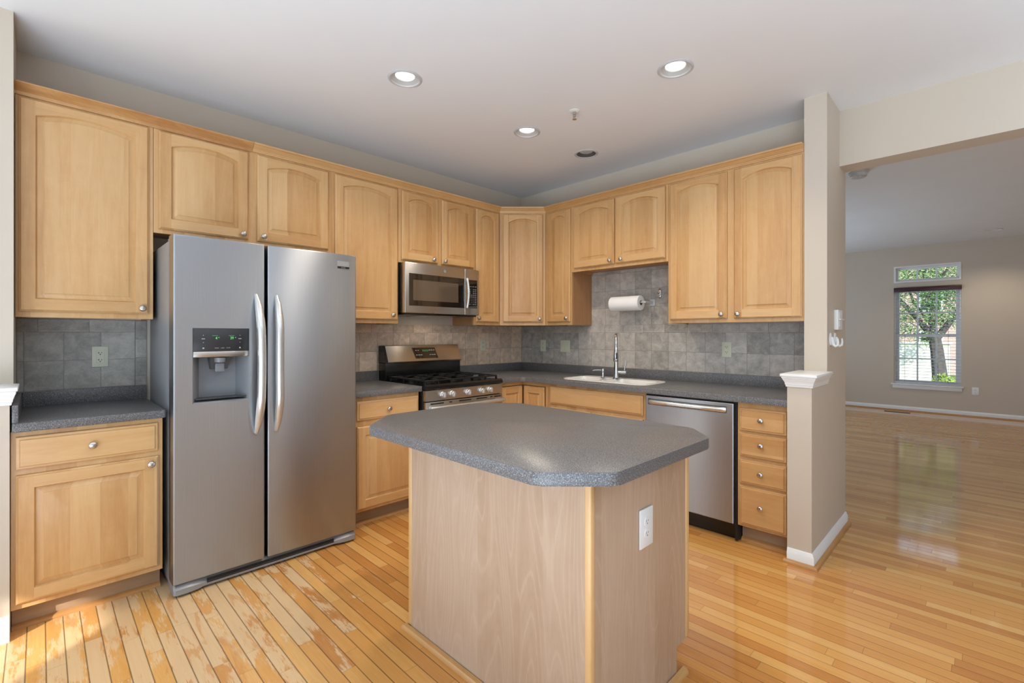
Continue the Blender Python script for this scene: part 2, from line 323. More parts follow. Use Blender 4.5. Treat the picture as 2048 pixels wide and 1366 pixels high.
class MB:
    def __init__(s, fr=FW): s.bm = bmesh.new(); s.f = fr
    def v(s, p): return s.bm.verts.new(s.f(*p))
    def face(s, pts, mi=0):
        f = s.bm.faces.new([s.v(p) for p in pts]); f.material_index = mi; return f
    def box(s, u0, u1, d0, d1, z0, z1, mi=0, bev=0.0, seg=2):
        vs = [s.v((u, d, z)) for z in (z0, z1) for (u, d) in ((u0, d0), (u1, d0), (u1, d1), (u0, d1))]
        fs = []
        for i in ((0, 1, 2, 3), (4, 5, 6, 7), (0, 1, 5, 4), (1, 2, 6, 5), (2, 3, 7, 6), (3, 0, 4, 7)):
            f = s.bm.faces.new([vs[j] for j in i]); f.material_index = mi; fs.append(f)
        if bev > 0:
            es = list({e for f in fs for e in f.edges})
            r = bmesh.ops.bevel(s.bm, geom=es, offset=bev, segments=seg, affect='EDGES', profile=0.5)
            for f in r['faces']: f.material_index = mi
        return s
    def loft(s, loops, mi=0, c0=True, c1=True, closed=True, mis=None):
        L = [[s.v(p) for p in lp] for lp in loops]; n = len(L[0])
        for k in range(len(L)-1):
            for i in range(n if closed else n-1):
                j = (i+1) % n
                f = s.bm.faces.new((L[k][i], L[k][j], L[k+1][j], L[k+1][i])); f.material_index = mis[k] if mis else mi
        if c0: f = s.bm.faces.new(L[0]); f.material_index = mis[0] if mis else mi
        if c1: f = s.bm.faces.new(L[-1]); f.material_index = mis[-1] if mis else mi
        return s
    def prism(s, poly, z0, z1, mi=0, bev=0.0, seg=2):
        a = [s.v((p[0], p[1], z0)) for p in poly]; b = [s.v((p[0], p[1], z1)) for p in poly]; n = len(poly)
        fs = [s.bm.faces.new(a), s.bm.faces.new(b)] + [s.bm.faces.new((a[i], a[(i+1) % n], b[(i+1) % n], b[i])) for i in range(n)]
        for f in fs: f.material_index = mi
        if bev > 0:
            es = list({e for f in fs[:2] for e in f.edges})
            r = bmesh.ops.bevel(s.bm, geom=es, offset=bev, segments=seg, affect='EDGES', profile=0.5)
            for f in r['faces']: f.material_index = mi
        return s
    def uprism(s, poly, u0, u1, mi=0):
        """poly in (d, z), swept along u"""
        return s.loft([[(u0, d, z) for d, z in poly], [(u1, d, z) for d, z in poly]], mi)
    def lathe(s, c, axis, prof, n=20, mi=0, cap=True):
        """prof: (distance along axis, radius); axis in frame coords (u, d, z)"""
        ax = Vector(axis).normalized(); t = Vector((0, 0, 1)) if abs(ax.z) < 0.9 else Vector((1, 0, 0))
        a = ax.cross(t).normalized(); b = ax.cross(a); c = Vector(c)
        loops = [[tuple(c+ax*h+(a*math.cos(2*math.pi*i/n)+b*math.sin(2*math.pi*i/n))*r) for i in range(n)] for h, r in prof]
        return s.loft(loops, mi, cap, cap)
    def tube(s, path, r, n=10, mi=0, sx=None):
        P = [Vector(p) for p in path]; loops = []; up = None
        for i, p in enumerate(P):
            d = (P[min(i+1, len(P)-1)]-P[max(i-1, 0)]).normalized()
            if up is None: up = Vector((0, 0, 1)) if abs(d.z) < 0.9 else Vector((1, 0, 0))
            a = d.cross(up).normalized(); up = a.cross(d).normalized()
            rr = r[i] if isinstance(r, (list, tuple)) else r; k = 1.0 if sx is None else sx
            loops.append([tuple(p+a*math.cos(2*math.pi*j/n)*rr*k+up*math.sin(2*math.pi*j/n)*rr) for j in range(n)])
        return s.loft(loops, mi)
    def text(s, body, u, d, z, size, mi=0, align='CENTER', sx=1.0, flip=1):
        cu = bpy.data.curves.new('t', 'FONT'); cu.body = body; cu.size = size; cu.align_x = align; cu.resolution_u = 2
        ob = bpy.data.objects.new('t', cu); COL.objects.link(ob); bpy.context.view_layer.update()
        me = bpy.data.meshes.new_from_object(ob.evaluated_get(bpy.context.evaluated_depsgraph_get()))
        vs = [s.v((u+flip*v.co.x*sx, d, z+v.co.y)) for v in me.vertices]
        for p in me.polygons:
            try: f = s.bm.faces.new([vs[i] for i in p.vertices]); f.material_index = mi
            except ValueError: pass
        bpy.data.objects.remove(ob); bpy.data.curves.remove(cu); bpy.data.meshes.remove(me)
        return s
    def build(s, name, mats, parent=None, smooth=True, angle=35, flat_open=False):
        if not isinstance(mats, (list, tuple)): mats = [mats]
        bmesh.ops.recalc_face_normals(s.bm, faces=s.bm.faces[:])
        root = parent
        while root is not None and root.parent is not None: root = root.parent
        off = Vector(root['o_in']) if root is not None else Vector((0, 0, 0))
        for v in s.bm.verts: v.co = (v.co-off)*IN
        me = bpy.data.meshes.new(name); s.bm.to_mesh(me); s.bm.free()
        for m in mats: me.materials.append(M[m])
        if smooth:
            me.polygons.foreach_set('use_smooth', [True]*len(me.polygons)); me.set_sharp_from_angle(angle=R(angle))
        o = bpy.data.objects.new(name, me); COL.objects.link(o)
        if parent is not None: o.parent = parent
        return o

ROOTS = []
def thing(name, label, cat, base, group=None):
    o = bpy.data.objects.new(name, None); COL.objects.link(o); o.empty_display_size = 0.05
    o.location = Vector(base)*IN; o['o_in'] = [float(c) for c in base]; o['label'] = label; o['category'] = cat
    if group: o['group'] = group
    ROOTS.append(o); return o
def tag(o, label, cat, group=None):
    o['label'] = label; o['category'] = cat
    if group: o['group'] = group
    return o
def struct(name, mb, mats, parent=None, smooth=False, **kw):
    o = mb.build(name, mats, parent, smooth, **kw)
    if parent is None: o['kind'] = 'structure'
    return o

# ------------------------------------------------------------------ the room
ZC = 107.07
XC0, XC1 = 107.16, 111.89       # column beside the sink wall
YL = -145.55                    # face of the short return wall at the left
struct('floor', MB().box(-8, 325, -300, 262, -3, 0), 'floor')
struct('ceiling', MB().box(-8, 325, -300, 8.3, ZC, ZC+4), 'ceil')
struct('ceiling_living', MB().box(-8, 325, 8.3, 262, ZC, ZC+4), 'ceil')
struct('wall_left', MB().box(-6, 0, -294, 0, 0, ZC), 'wall')
struct('wall_back', MB().box(-6, XC0, 0, 8.3, 0, ZC), 'wall')
struct('wall_column', MB().box(XC0, XC1, -12.1, 8.3, 0, ZC), 'wall')
struct('wall_half_right', MB().box(XC0, XC1, -25.9, -12.1, 0, 38.9), 'wall')
struct('wall_beam', MB().box(XC1, 323, 1.3, 7.9, 92.9, ZC), 'wall')
struct('wall_return', MB().box(0, 16.5, YL-4.8, YL, 0, ZC), 'wall')
struct('wall_half_left', MB().box(16.5, 25.0, YL-4.8, YL-0.2, 0, 38.9), 'wall')
struct('wall_living_left', MB().box(-6, 0, 8.3, 262, 0, ZC), 'wall')
struct('wall_right', MB().box(319, 325, -294, 262, 0, ZC), 'wall')
# unseen breakfast-side wall, openings sized to shape the sun patch on the floor
mb = MB()
for a, b in ((-6, 20), (70, 128), (147, 196), (250, 325)): mb.box(a, b, -294, -288, 0, ZC)
for a, b in ((20, 70), (128, 147), (196, 250)): mb.box(a, b, -294, -288, 92, ZC)
struct('wall_rear', mb, 'wall')
# far wall, two openings: lower window and transom
WX0, WX1, WZ0, WZ1, TZ0, TZ1 = 95.0, 127.7, 17.4, 80.4, 83.8, 94.6
mb = MB()
mb.box(-6, WX0, 256.3, 262, 0, ZC); mb.box(WX1, 325, 256.3, 262, 0, ZC)
mb.box(WX0, WX1, 256.3, 262, 0, WZ0); mb.box(WX0, WX1, 256.3, 262, WZ1, TZ0); mb.box(WX0, WX1, 256.3, 262, TZ1, ZC)
struct('wall_far', mb, 'wall')

# baseboards and shoe mouldings
def bb_prof(h=3.1, t=0.55): return [(0, 0), (t, 0), (t, h*0.72), (t*0.7, h*0.8), (t*0.62, h*0.9), (t*0.25, h), (0, h)]
def path_sweep(mb, pts, prof, mi=0):
    """plan path (x, y), profile (offset to the left-hand side, z), mitred corners"""
    n = len(pts); loops = []
    for i in range(n):
        p = Vector(pts[i]).to_2d(); d0 = (p-Vector(pts[i-1])).normalized() if i > 0 else None; d1 = (Vector(pts[i+1])-p).normalized() if i < n-1 else None
        n0 = Vector((-d0.y, d0.x)) if d0 else None; n1 = Vector((-d1.y, d1.x)) if d1 else None
        if n0 is None: m = n1
        elif n1 is None: m = n0
        else: m = (n0+n1); m = m/(1+n0.dot(n1))
        loops.append([(p.x+m.x*o, p.y+m.y*o, z) for o, z in prof])
    mb.loft(loops, mi); return mb
post = [(XC1, 8.3), (XC1, -25.9), (XC0, -25.9), (XC0, -25.2)]
post = [tuple(p) for p in post]
rev = post[::-1]
def sweep_out(name, pts, prof, mats):
    mb = MB(); path_sweep(mb, pts, prof); return struct(name, mb, mats, smooth=True)
# profile offsets are to the left of the travel direction; travel so that the room is on the left
sweep_out('baseboard_column', [(XC0+0.05, -25.9), (XC1, -25.9), (XC1, 8.3)], [(-o, z) for o, z in bb_prof()], 'white')
sweep_out('trim_shoe_column', [(XC0-0.5, -26.45), (XC1+0.55, -26.45), (XC1+0.55, 8.3)], [(-0.01, 0), (-0.8, 0), (-0.75, 0.35), (-0.5, 0.65), (-0.01, 0.8)], 'shoe')
sweep_out('baseboard_far', [(0.1, 256.3), (318.9, 256.3)], [(-o, z) for o, z in bb_prof(3.0, 0.6)], 'white')
sweep_out('trim_shoe_far', [(0.1, 255.7), (318.9, 255.7)], [(-0.01, 0), (-0.7, 0), (-0.6, 0.4), (-0.01, 0.7)], 'shoe')
sweep_out('baseboard_left', [(16.5, YL-4.9), (25.0, YL-4.9), (25.0, YL-0.2), (24.3, YL-0.2)][1:3], [(-o, z) for o, z in bb_prof(4.2)], 'white')

def cap(name, x0, x1, y0, y1, zt, over, label, open_back=True):
    """painted post cap: flat shelf over a stepped cove moulding"""
    mb = MB()
    mb.box(x0-over, x1+over, y0-over, y1, zt-0.62, zt, bev=0.1)
    prof = [(0.02, zt-2.85), (0.22, zt-2.85), (0.26, zt-2.45), (0.36, zt-2.35), (0.36, zt-2.05), (0.52, zt-1.6), (0.74, zt-1.2), (0.78, zt-1.0), (0.9, zt-0.95), (0.9, zt-0.6), (0.02, zt-0.6)]
    path_sweep(mb, [(x0, y1), (x0, y0), (x1, y0), (x1, y1)], [(-o*over/1.15, z) for o, z in prof])
    return tag(mb.build(name, 'white'), label, 'post cap')
cap('post_cap', XC0, XC1, -25.9, -12.15, 41.4, 1.2, 'white moulded post cap on the half wall in front of the beige column')
mb = MB()
mb.box(16.5, 25.9, YL-6.0, YL+0.75, 40.75, 41.4, bev=0.1)
pr = [(0.02, 38.5), (0.2, 38.5), (0.26, 38.95), (0.36, 39.05), (0.36, 39.35), (0.5, 39.8), (0.64, 40.2), (0.72, 40.4), (0.72, 40.8), (0.02, 40.8)]
path_sweep(mb, [(16.55, YL-5.0), (25.0, YL-5.0), (25.0, YL-0.2), (16.55, YL-0.2)], [(-o, z) for o, z in pr])
tag(mb.build('post_cap', 'white'), 'white moulded post cap on the half wall at the left edge', 'post cap')

# ------------------------------------------------------------------ cabinet parts
def knob(fr, u, d, z, parent):
    mb = MB(fr); mb.lathe((u, d, z), (0, 1, 0), [(0, 0.33), (0.12, 0.30), (0.2, 0.2), (0.5, 0.22), (0.62, 0.42), (0.7, 0.6), (0.82, 0.64), (0.95, 0.56), (1.05, 0.34), (1.08, 0.05)], 20)
    return mb.build('knob', 'nickel', parent, angle=60)

def door(fr, u0, u1, z0, z1, parent, d0=12.03, t=0.75, arch=1.35, stile=2.15, top=3.0, bot=2.3, bev=1.2, name='door', kn=None):
    """raised-panel door, arched or square top"""
    mb = MB(fr); K = 14; d1 = d0+t
    def loop(i, d, hang=0.0, sq=False):
        a, b, zb = u0+i, u1-i, z0+i
        return a, b, zb
    def rect(i, d):
        a, b, za, zb = u0+i, u1-i, z0+i, z1-i
        pts = [(a, d, za), (b, d, za), (b, d, zb)]
        for q in range(1, K): pts.append((b+(a-b)*q/K, d, zb))
        pts.append((a, d, zb)); return pts
    ua, ub, zb_ = u0+stile, u1-stile, z0+bot; zs = z1-top        # opening; zs = spring of the arch
    W = ub-ua
    rad = ((W/2)**2+arch**2)/(2*arch) if arch > 0 else None
    def opening(i, d):
        a, b, za = ua+i, ub-i, zb_+i
        def top_at(u):
            if rad is None: return zs-i
            c = (ua+ub)/2; rr = rad-i
            return (zs+arch-rad)+math.sqrt(max(rr*rr-(u-c)**2, 0.01))
        pts = [(a, d, za), (b, d, za), (b, d, top_at(b))]
        for q in range(1, K): u = b+(a-b)*q/K; pts.append((u, d, top_at(u)))
        pts.append((a, d, top_at(a))); return pts
    mb.loft([rect(0, d0), rect(0, d0+t*0.62), rect(0.10, d0+t*0.74), rect(0.22, d0+t*0.80), rect(0.3, d1)], 0, True, False)
    e = 0.3; O = opening(0, d1)
    mb.face([(u0+e, d1, z0+e), (ua, d1, z0+e), (ua, d1, zb_), O[-1], (ua, d1, z1-e), (u0+e, d1, z1-e)])
    mb.face([(ub, d1, z0+e), (u1-e, d1, z0+e), (u1-e, d1, z1-e), (ub, d1, z1-e), O[2], (ub, d1, zb_)])
    mb.face([(ua, d1, z0+e), (ub, d1, z0+e), (ub, d1, zb_), (ua, d1, zb_)], 1)
    tp = O[2:]
    for q in range(len(tp)-1):
        mb.face([tp[q], tp[q+1], (tp[q+1][0], d1, z1-e), (tp[q][0], d1, z1-e)], 1)
    mb.loft([O, opening(0.08, d1-0.12), opening(0.17, d1-0.34), opening(0.22, d1-0.46), opening(0.30, d1-0.46), opening(bev*0.94, d1-0.12), opening(bev*0.96, d1-0.04), opening(bev, d1-0.03)], 0, False, True)
    o = mb.build(name, ['maple', 'maple_h'], parent, angle=24)
    if kn: knob(fr, kn[0], d1, kn[1], o)
    return o

def drawer_front(fr, u0, u1, z0, z1, parent, d0=24.03, t=0.75, kn=None, name='drawer'):
    mb = MB(fr)
    def rect(i, d): return [(u0+i, d, z0+i), (u1-i, d, z0+i), (u1-i, d, z1-i), (u0+i, d, z1-i)]
    mb.loft([rect(0, d0), rect(0, d0+t*0.5), rect(0.08, d0+t*0.62), rect(0.42, d0+t*0.68), rect(0.55, d0+t)], 0)
    o = mb.build(name, 'maple_h', parent, angle=20)
    if kn is not None: knob(fr, kn[0], d0+t, kn[1], o)
    return o

def upper(label, fr, u0, u1, z0, doors, cat='cabinet', z1=94.75, deep=12.0):
    base = fr((u0+u1)/2, 6, z0)
    t = thing('wall_cabinet', label, 'wall cabinet', base, 'maple wall cabinets')
    mb = MB(fr); g = 0.03
    a, b = u0+g, u1-g
    mb.box(a, a+0.6, 0.05, deep-0.74, z0, z1, 1); mb.box(b-0.6, b, 0.05, deep-0.74, z0, z1, 1)
    mb.box(a+0.6, b-0.6, 0.05, deep-0.74, z0+0.8, z0+1.3, 1); mb.box(a+0.6, b-0.6, 0.05, deep-0.74, z1-0.6, z1, 1)
    mb.build('carcass', ['maple', 'side_ply'], t, smooth=False)
    MB(fr).box(a, b, deep-0.74, deep, z0, z1, bev=0.04, seg=1).build('face_frame', 'maple', t, smooth=False)
    for dd in doors:
        door(fr, dd[0], dd[1], dd[2], dd[3], t, kn=dd[4], d0=deep+0.03)
    return t
ZB = 53.3; ZT = 93.85
upper('large single-door maple wall cabinet at the far left above the wall outlet', FA, -145.5, -125.2, ZB, [(-145.0, -126.05, 54.4, ZT, (-127.15, 55.5))])
upper('two-door maple wall cabinet above the refrigerator', FA, -125.2, -86.4, 71.9, [(-124.3, -107.0, 72.8, ZT, (-108.2, 73.95)), (-105.0, -87.5, 72.8, ZT, (-103.75, 73.95))])
upper('tall single-door maple wall cabinet between refrigerator and microwave', FA, -86.4, -65.95, ZB, [(-85.6, -66.4, 54.4, ZT, (-68.35, 55.8))])
upper('short two-door maple wall cabinet above the microwave', FA, -65.95, -36.2, 71.95, [(-64.9, -51.65, 72.85, ZT, (-53.65, 73.9)), (-50.0, -36.6, 72.85, ZT, (-49.15, 73.9))])
upper('narrow maple wall cabinet just right of the microwave', FA, -36.2, -24.02, ZB, [(-35.5, -24.75, 54.4, ZT, (-34.8, 55.7))])
upper('narrow maple wall cabinet right of the diagonal corner cabinet', FB, 24.02, 36.0, ZB, [(25.2, 35.65, 54.4, ZT, (34.45, 55.7))])
upper('short two-door maple wall cabinet above the sink', FB, 36.0, 71.95, 71.6, [(37.35, 53.55, 72.7, ZT, (52.3, 73.9)), (54.05, 71.1, 72.7, ZT, (56.4, 73.9))])
upper('tall two-door maple wall cabinet beside the column', FB, 71.95, 107.1, ZB, [(72.7, 89.0, 54.3, ZT, (87.75, 55.5)), (90.85, 106.75, 54.3, ZT, (92.0, 55.4))])
# diagonal corner wall cabinet
t = thing('wall_cabinet', 'diagonal corner maple wall cabinet facing the camera', 'wall cabinet', (9, -9, ZB), 'maple wall cabinets')
MB().prism([(0.05, -23.97), (11.4, -23.97), (23.97, -11.4), (23.97, -0.05), (0.05, -0.05)], ZB, 94.75).build('carcass', 'side_ply', t, smooth=False)
MB(FD).box(0.05, 16.92, -0.38, 0.0, ZB, 94.75, bev=0.03, seg=1).build('face_frame', 'maple', t, smooth=False)
door(FD, 1.35, 15.9, 54.5, ZT, t, d0=0.03, kn=(14.7, 55.7))

# crown moulding, four lengths
CP = [(0.02, 94.35), (0.34, 94.35), (0.40, 94.62), (0.52, 94.72), (0.62, 94.95), (0.98, 95.2), (1.5, 95.6), (1.62, 95.72), (1.95, 95.76), (2.0, 96.2), (0.02, 96.2)]
CPL = [(0.02, 94.2), (0.3, 94.2), (0.36, 94.8), (1.75, 96.0), (1.8, 96.2), (0.02, 96.2)]
cpath = [(12, YL+0.02), (12, -24), (24, -12), (107.12, -12)]
def crown(i, a, b, prof, mats, label):
    mb = MB(); pts = cpath; n = len(pts); loops = []
    def mit(j, o):
        p = Vector(pts[j]); d0 = (p-Vector(pts[j-1])).normalized(); d1 = (Vector(pts[j+1])-p).normalized()
        n0 = Vector((d0.y, -d0.x)); n1 = Vector((d1.y, -d1.x)); m = (n0+n1)/(1+n0.dot(n1)); return p+m*o
    d = (Vector(pts[i+1])-Vector(pts[i])).normalized(); nn = Vector((d.y, -d.x))
    for e in (a, b):
        if e[0] == 'm': loops.append([(*mit(e[1], o), z) for o, z in prof])
        else:
            p = Vector(pts[i])+d*e[1]; loops.append([(*(p+nn*o), z) for o, z in prof])
    mb.loft(loops)
    return tag(mb.build('crown_moulding', mats, None, angle=25), label, 'moulding', 'crown mouldings on the wall cabinets')
crown(0, ('p', 0.0), ('p', 39.45), CPL, 'pine', 'knotty pine crown moulding at the far left above the large cabinet')
crown(0, ('p', 39.5), ('m', 1), CP, 'maple_h', 'wood crown moulding from refrigerator to corner above the microwave')
crown(1, ('m', 1), ('m', 2), CP, 'maple_h', 'short wood crown moulding across the diagonal corner cabinet')
crown(2, ('m', 2), ('p', 83.1), CP, 'maple_h', 'wood crown moulding along the sink wall up to the column')

# base cabinets
def toe(fr, u0, u1, parent, d=21.0, shoe=True, z1=4.25):
    MB(fr).box(u0+0.05, u1-0.05, d-0.6, d, 0.02, z1).build('toe_kick', 'toe', parent, smooth=False)
    if shoe:
        MB(fr).uprism([(d+0.01, 0.02), (d+0.85, 0.02), (d+0.8, 0.35), (d+0.5, 0.66), (d+0.01, 0.8)], u0+0.05, u1-0.05).build('shoe_moulding', 'shoe', parent)
def base_cab(label, fr, u0, u1, parts, shoe=True):
    t = thing('base_cabinet', label, 'base cabinet', fr((u0+u1)/2, 12, 0), 'maple base cabinets')
    mb = MB(fr)
    mb.box(u0+0.03, u0+0.63, 0.1, 23.26, 4.3, 33.9, 0); mb.box(u1-0.63, u1-0.03, 0.1, 23.26, 4.3, 33.9, 0)
    mb.box(u0+0.63, u1-0.63, 0.1, 23.26, 4.3, 5.0, 0)
    mb.box(u0+0.03, u0+0.63, 0.1, 20.3, 0.02, 4.3, 0); mb.box(u1-0.63, u1-0.03, 0.1, 20.3, 0.02, 4.3, 0)
    mb.build('carcass', 'side_ply', t, smooth=False)
    MB(fr).box(u0+0.03, u1-0.03, 23.26, 24.0, 4.3, 33.9, bev=0.04, seg=1).build('face_frame', 'maple', t, smooth=False)
    for p in parts:
        if p[0] == 'drawer': drawer_front(fr, p[1], p[2], p[3], p[4], t, kn=p[5])
        elif p[0] == 'false': drawer_front(fr, p[1], p[2], p[3], p[4], t, name='false_front')
        else: door(fr, p[1], p[2], p[3], p[4], t, d0=24.03, arch=0, top=2.2, bot=2.2, stile=2.15, kn=p[5])
    toe(fr, u0, u1, t, shoe=shoe)
    return t
base_cab('maple base cabinet with one drawer and one door left of the refrigerator', FA, -145.7, -125.35,
         [('drawer', -145.1, -126.15, 27.6, 33.0, (-135.6, 30.35)), ('door', -145.1, -126.05, 5.3, 26.6, (-127.3, 25.3))])
base_cab('maple base cabinet with one drawer between refrigerator and range', FA, -85.95, -66.55,
         [('drawer', -85.3, -67.0, 27.9, 32.85, (-76.5, 30.25)), ('door', -85.3, -67.0, 5.1, 26.3, (-68.4, 25.0))])
base_cab('maple sink base cabinet with a wide false front', FB, 35.55, 71.65,
         [('false', 36.85, 70.8, 27.4, 33.0), ('door', 36.85, 53.0, 5.1, 26.3, (51.6, 25.2)), ('door', 53.6, 70.8, 5.1, 26.3, (55.0, 25.2))])
base_cab('narrow maple base cabinet with four stacked drawers beside the half wall', FB, 95.95, 107.1,
         [('drawer', 96.5, 106.65, 27.25, 32.6, (101.5, 30.05)), ('drawer', 96.5, 106.65, 21.15, 26.6, (101.5, 24.2)), ('drawer', 96.5, 106.65, 14.7, 20.3, (101.4, 17.55)), ('drawer', 96.5, 106.65, 4.9, 14.1, (101.4, 9.75))])
# corner base cabinet with a folding two-leaf door
t = thing('base_cabinet', 'corner maple base cabinet with an inward-folded two-leaf door right of the range', 'base cabinet', (15, -15, 0), 'maple base cabinets')
mb = MB()
mb.prism([(0.1, -36.35), (23.2, -36.35), (23.2, -23.2), (35.5, -23.2), (35.5, -0.1), (0.1, -0.1)], 4.3, 33.9)
mb.build('carcass', 'side_ply', t, smooth=False)
mb = MB(FA); mb.box(-36.35, -24.0, 23.3, 24.0, 32.6, 33.9, bev=0.03, seg=1); mb.box(-36.35, -35.0, 23.3, 24.0, 4.3, 32.6)
mb.f = FB; mb.box(23.35, 35.5, 23.3, 24.0, 32.6, 33.9, bev=0.03, seg=1); mb.box(34.55, 35.5, 23.3, 24.0, 4.3, 32.6)
mb.build('face_frame', 'maple_h', t, smooth=False)
door(FA, -34.9, -24.85, 5.0, 32.4, t, d0=24.03, arch=0, top=2.2, bot=2.2, stile=2.0, name='door_leaf', bev=0.9)
door(FB, 24.9, 34.3, 5.0, 32.4, t, d0=24.03, arch=0, top=2.2, bot=2.2, stile=2.0, name='door_leaf', bev=0.9)
MB().prism([(0.2, -36.3), (20.9, -36.3), (20.9, -20.9), (35.5, -20.9), (35.5, -0.2), (0.2, -0.2)], 0.02, 4.25).build('toe_kick', 'toe', t, smooth=False)

# ------------------------------------------------------------------ worktops with upstands
CT0, CT1 = 33.95, 35.45; SP = 38.4
def arc(cx, cy, r, a0, a1, n=6): return [(cx+r*math.cos(R(a0+(a1-a0)*i/n)), cy+r*math.sin(R(a0+(a1-a0)*i/n))) for i in range(n+1)]
t = thing('worktop', 'short dark grey speckled worktop left of the refrigerator', 'worktop', (13, -135, CT0), 'grey laminate worktops')
MB().prism([(0.05, YL+0.05), (25.5, YL+0.05)]+arc(25.0, -125.5, 0.5, 0, 90, 3)+[(0.05, -125.0)], CT0, CT1, bev=0.16).build('slab', 'counter', t)
mb = MB(FA); mb.box(YL+0.8, -124.9, 0.05, 0.8, CT1-0.02, SP, bev=0.08); mb.f = FW; mb.box(0.05, 25.0, YL+0.03, YL+0.78, CT1-0.02, SP, bev=0.08)
mb.build('upstand', 'counter', t)
t = thing('worktop', 'short dark grey speckled worktop between refrigerator and range', 'worktop', (13, -76, CT0), 'grey laminate worktops')
MB(FA).box(-86.3, -66.35, 0.05, 25.5, CT0, CT1, bev=0.16).build('slab', 'counter', t)
MB(FA).box(-86.3, -66.4, 0.05, 0.8, CT1-0.02, SP, bev=0.08).build('upstand', 'counter', t)
# sink cut-out outline
SX0, SX1, SY0, SY1 = 38.2, 69.6, -21.6, -6.2
def rrect(x0, x1, y0, y1, r, n=6):
    return arc(x1-r, y1-r, r, 0, 90, n)+arc(x0+r, y1-r, r, 90, 180, n)+arc(x0+r, y0+r, r, 180, 270, n)+arc(x1-r, y0+r, r, 270, 360, n)
t = thing('worktop', 'long L-shaped dark grey speckled worktop around the sink', 'worktop', (55, -13, CT0), 'grey laminate worktops')
mb = MB()
outer = [(0.05, -36.45), (25.5, -36.45)]+[(25.5+1.6-1.6*math.cos(R(a)), -27.1+1.6*math.sin(R(a))) for a in (0, 22, 45, 68, 90)]+[(XC0-0.05, -25.5), (XC0-0.05, -0.05), (0.05, -0.05)]
hole = rrect(SX0+0.5, SX1-0.5, SY0+0.5, SY1-0.5, 3.4)
def slab_with_hole(mb, outer, hole, z0, z1, bev):
    bm = mb.bm; rings = []
    for z in (z0, z1):
        for lp in (outer, hole):
            vs = [mb.v((x, y, z)) for x, y in lp]
            es = [bm.edges.new((vs[i], vs[(i+1) % len(vs)])) for i in range(len(vs))]; rings.append((vs, es))
    for a, b in ((rings[0], rings[1]), (rings[2], rings[3])):
        bmesh.ops.triangle_fill(bm, use_beauty=True, use_dissolve=False, edges=a[1]+b[1])
    side = []
    for a, b in ((rings[0], rings[2]), (rings[1], rings[3])):
        n = len(a[0])
        for i in range(n): side.append(bm.faces.new((a[0][i], a[0][(i+1) % n], b[0][(i+1) % n], b[0][i])))
    es = rings[2][1][:len(outer)]
    bmesh.ops.bevel(bm, geom=es, offset=bev, segments=2, affect='EDGES', profile=0.5)
slab_with_hole(mb, outer, hole, CT0, CT1, 0.16)
mb.build('slab', 'counter', t, angle=50)
mb = MB(FA); mb.box(-36.4, -0.05, 0.05, 0.8, CT1-0.02, SP, bev=0.08); mb.f = FB; mb.box(0.8, XC0-0.05, 0.05, 0.8, CT1-0.02, SP, bev=0.08)
mb.build('upstand', 'counter', t)

# ------------------------------------------------------------------ tiled splashbacks
TD = 0.34
t = thing('tile_splashback', 'dull grey stone tile splashback in the left nook with a scroll border', 'splashback', (0, -135, SP), 'stone tile splashbacks')
MB(FA).box(YL+0.05, -126.95, 0.03, TD, SP+0.02, 50.6).build('field_tiles', 'tile_l', t, smooth=False)
MB(FA).box(YL+0.05, -126.95, 0.03, TD+0.06, 50.62, 53.25).build('border_tiles', 'tile_lb', t, smooth=False)
MB(FA).box(-126.92, -124.9, 0.03, TD, SP+0.02, 53.25).build('edge_tiles', 'tile_ls', t, smooth=False)
t = thing('tile_splashback', 'stone tile splashback behind the range, colour brightened in place of light', 'splashback', (0, -43, SP), 'stone tile splashbacks')
MB(FA).box(-86.3, -TD-0.05, 0.03, TD, SP+0.02, 50.6).build('field_tiles', 'tile_a', t, smooth=False)
MB(FA).box(-86.3, -TD-0.05, 0.03, TD+0.06, 50.62, 53.25).build('border_tiles', 'tile_ab', t, smooth=False)
t = thing('tile_splashback', 'grey stone tile splashback rising above the sink behind the paper towels', 'splashback', (55, 0, SP), 'stone tile splashbacks')
MB(FB).box(TD+0.03, XC0-0.05, 0.03, TD, SP+0.02, 50.6).build('field_tiles', 'tile_b', t, smooth=False)
MB(FB).box(TD+0.06, XC0-0.05, 0.03, TD+0.06, 50.62, 53.22).build('border_tiles', 'tile_bb', t, smooth=False)
MB(FB).box(36.05, 71.9, 0.03, TD, 53.24, 72.2).build('upper_tiles', 'tile_b2', t, smooth=False)

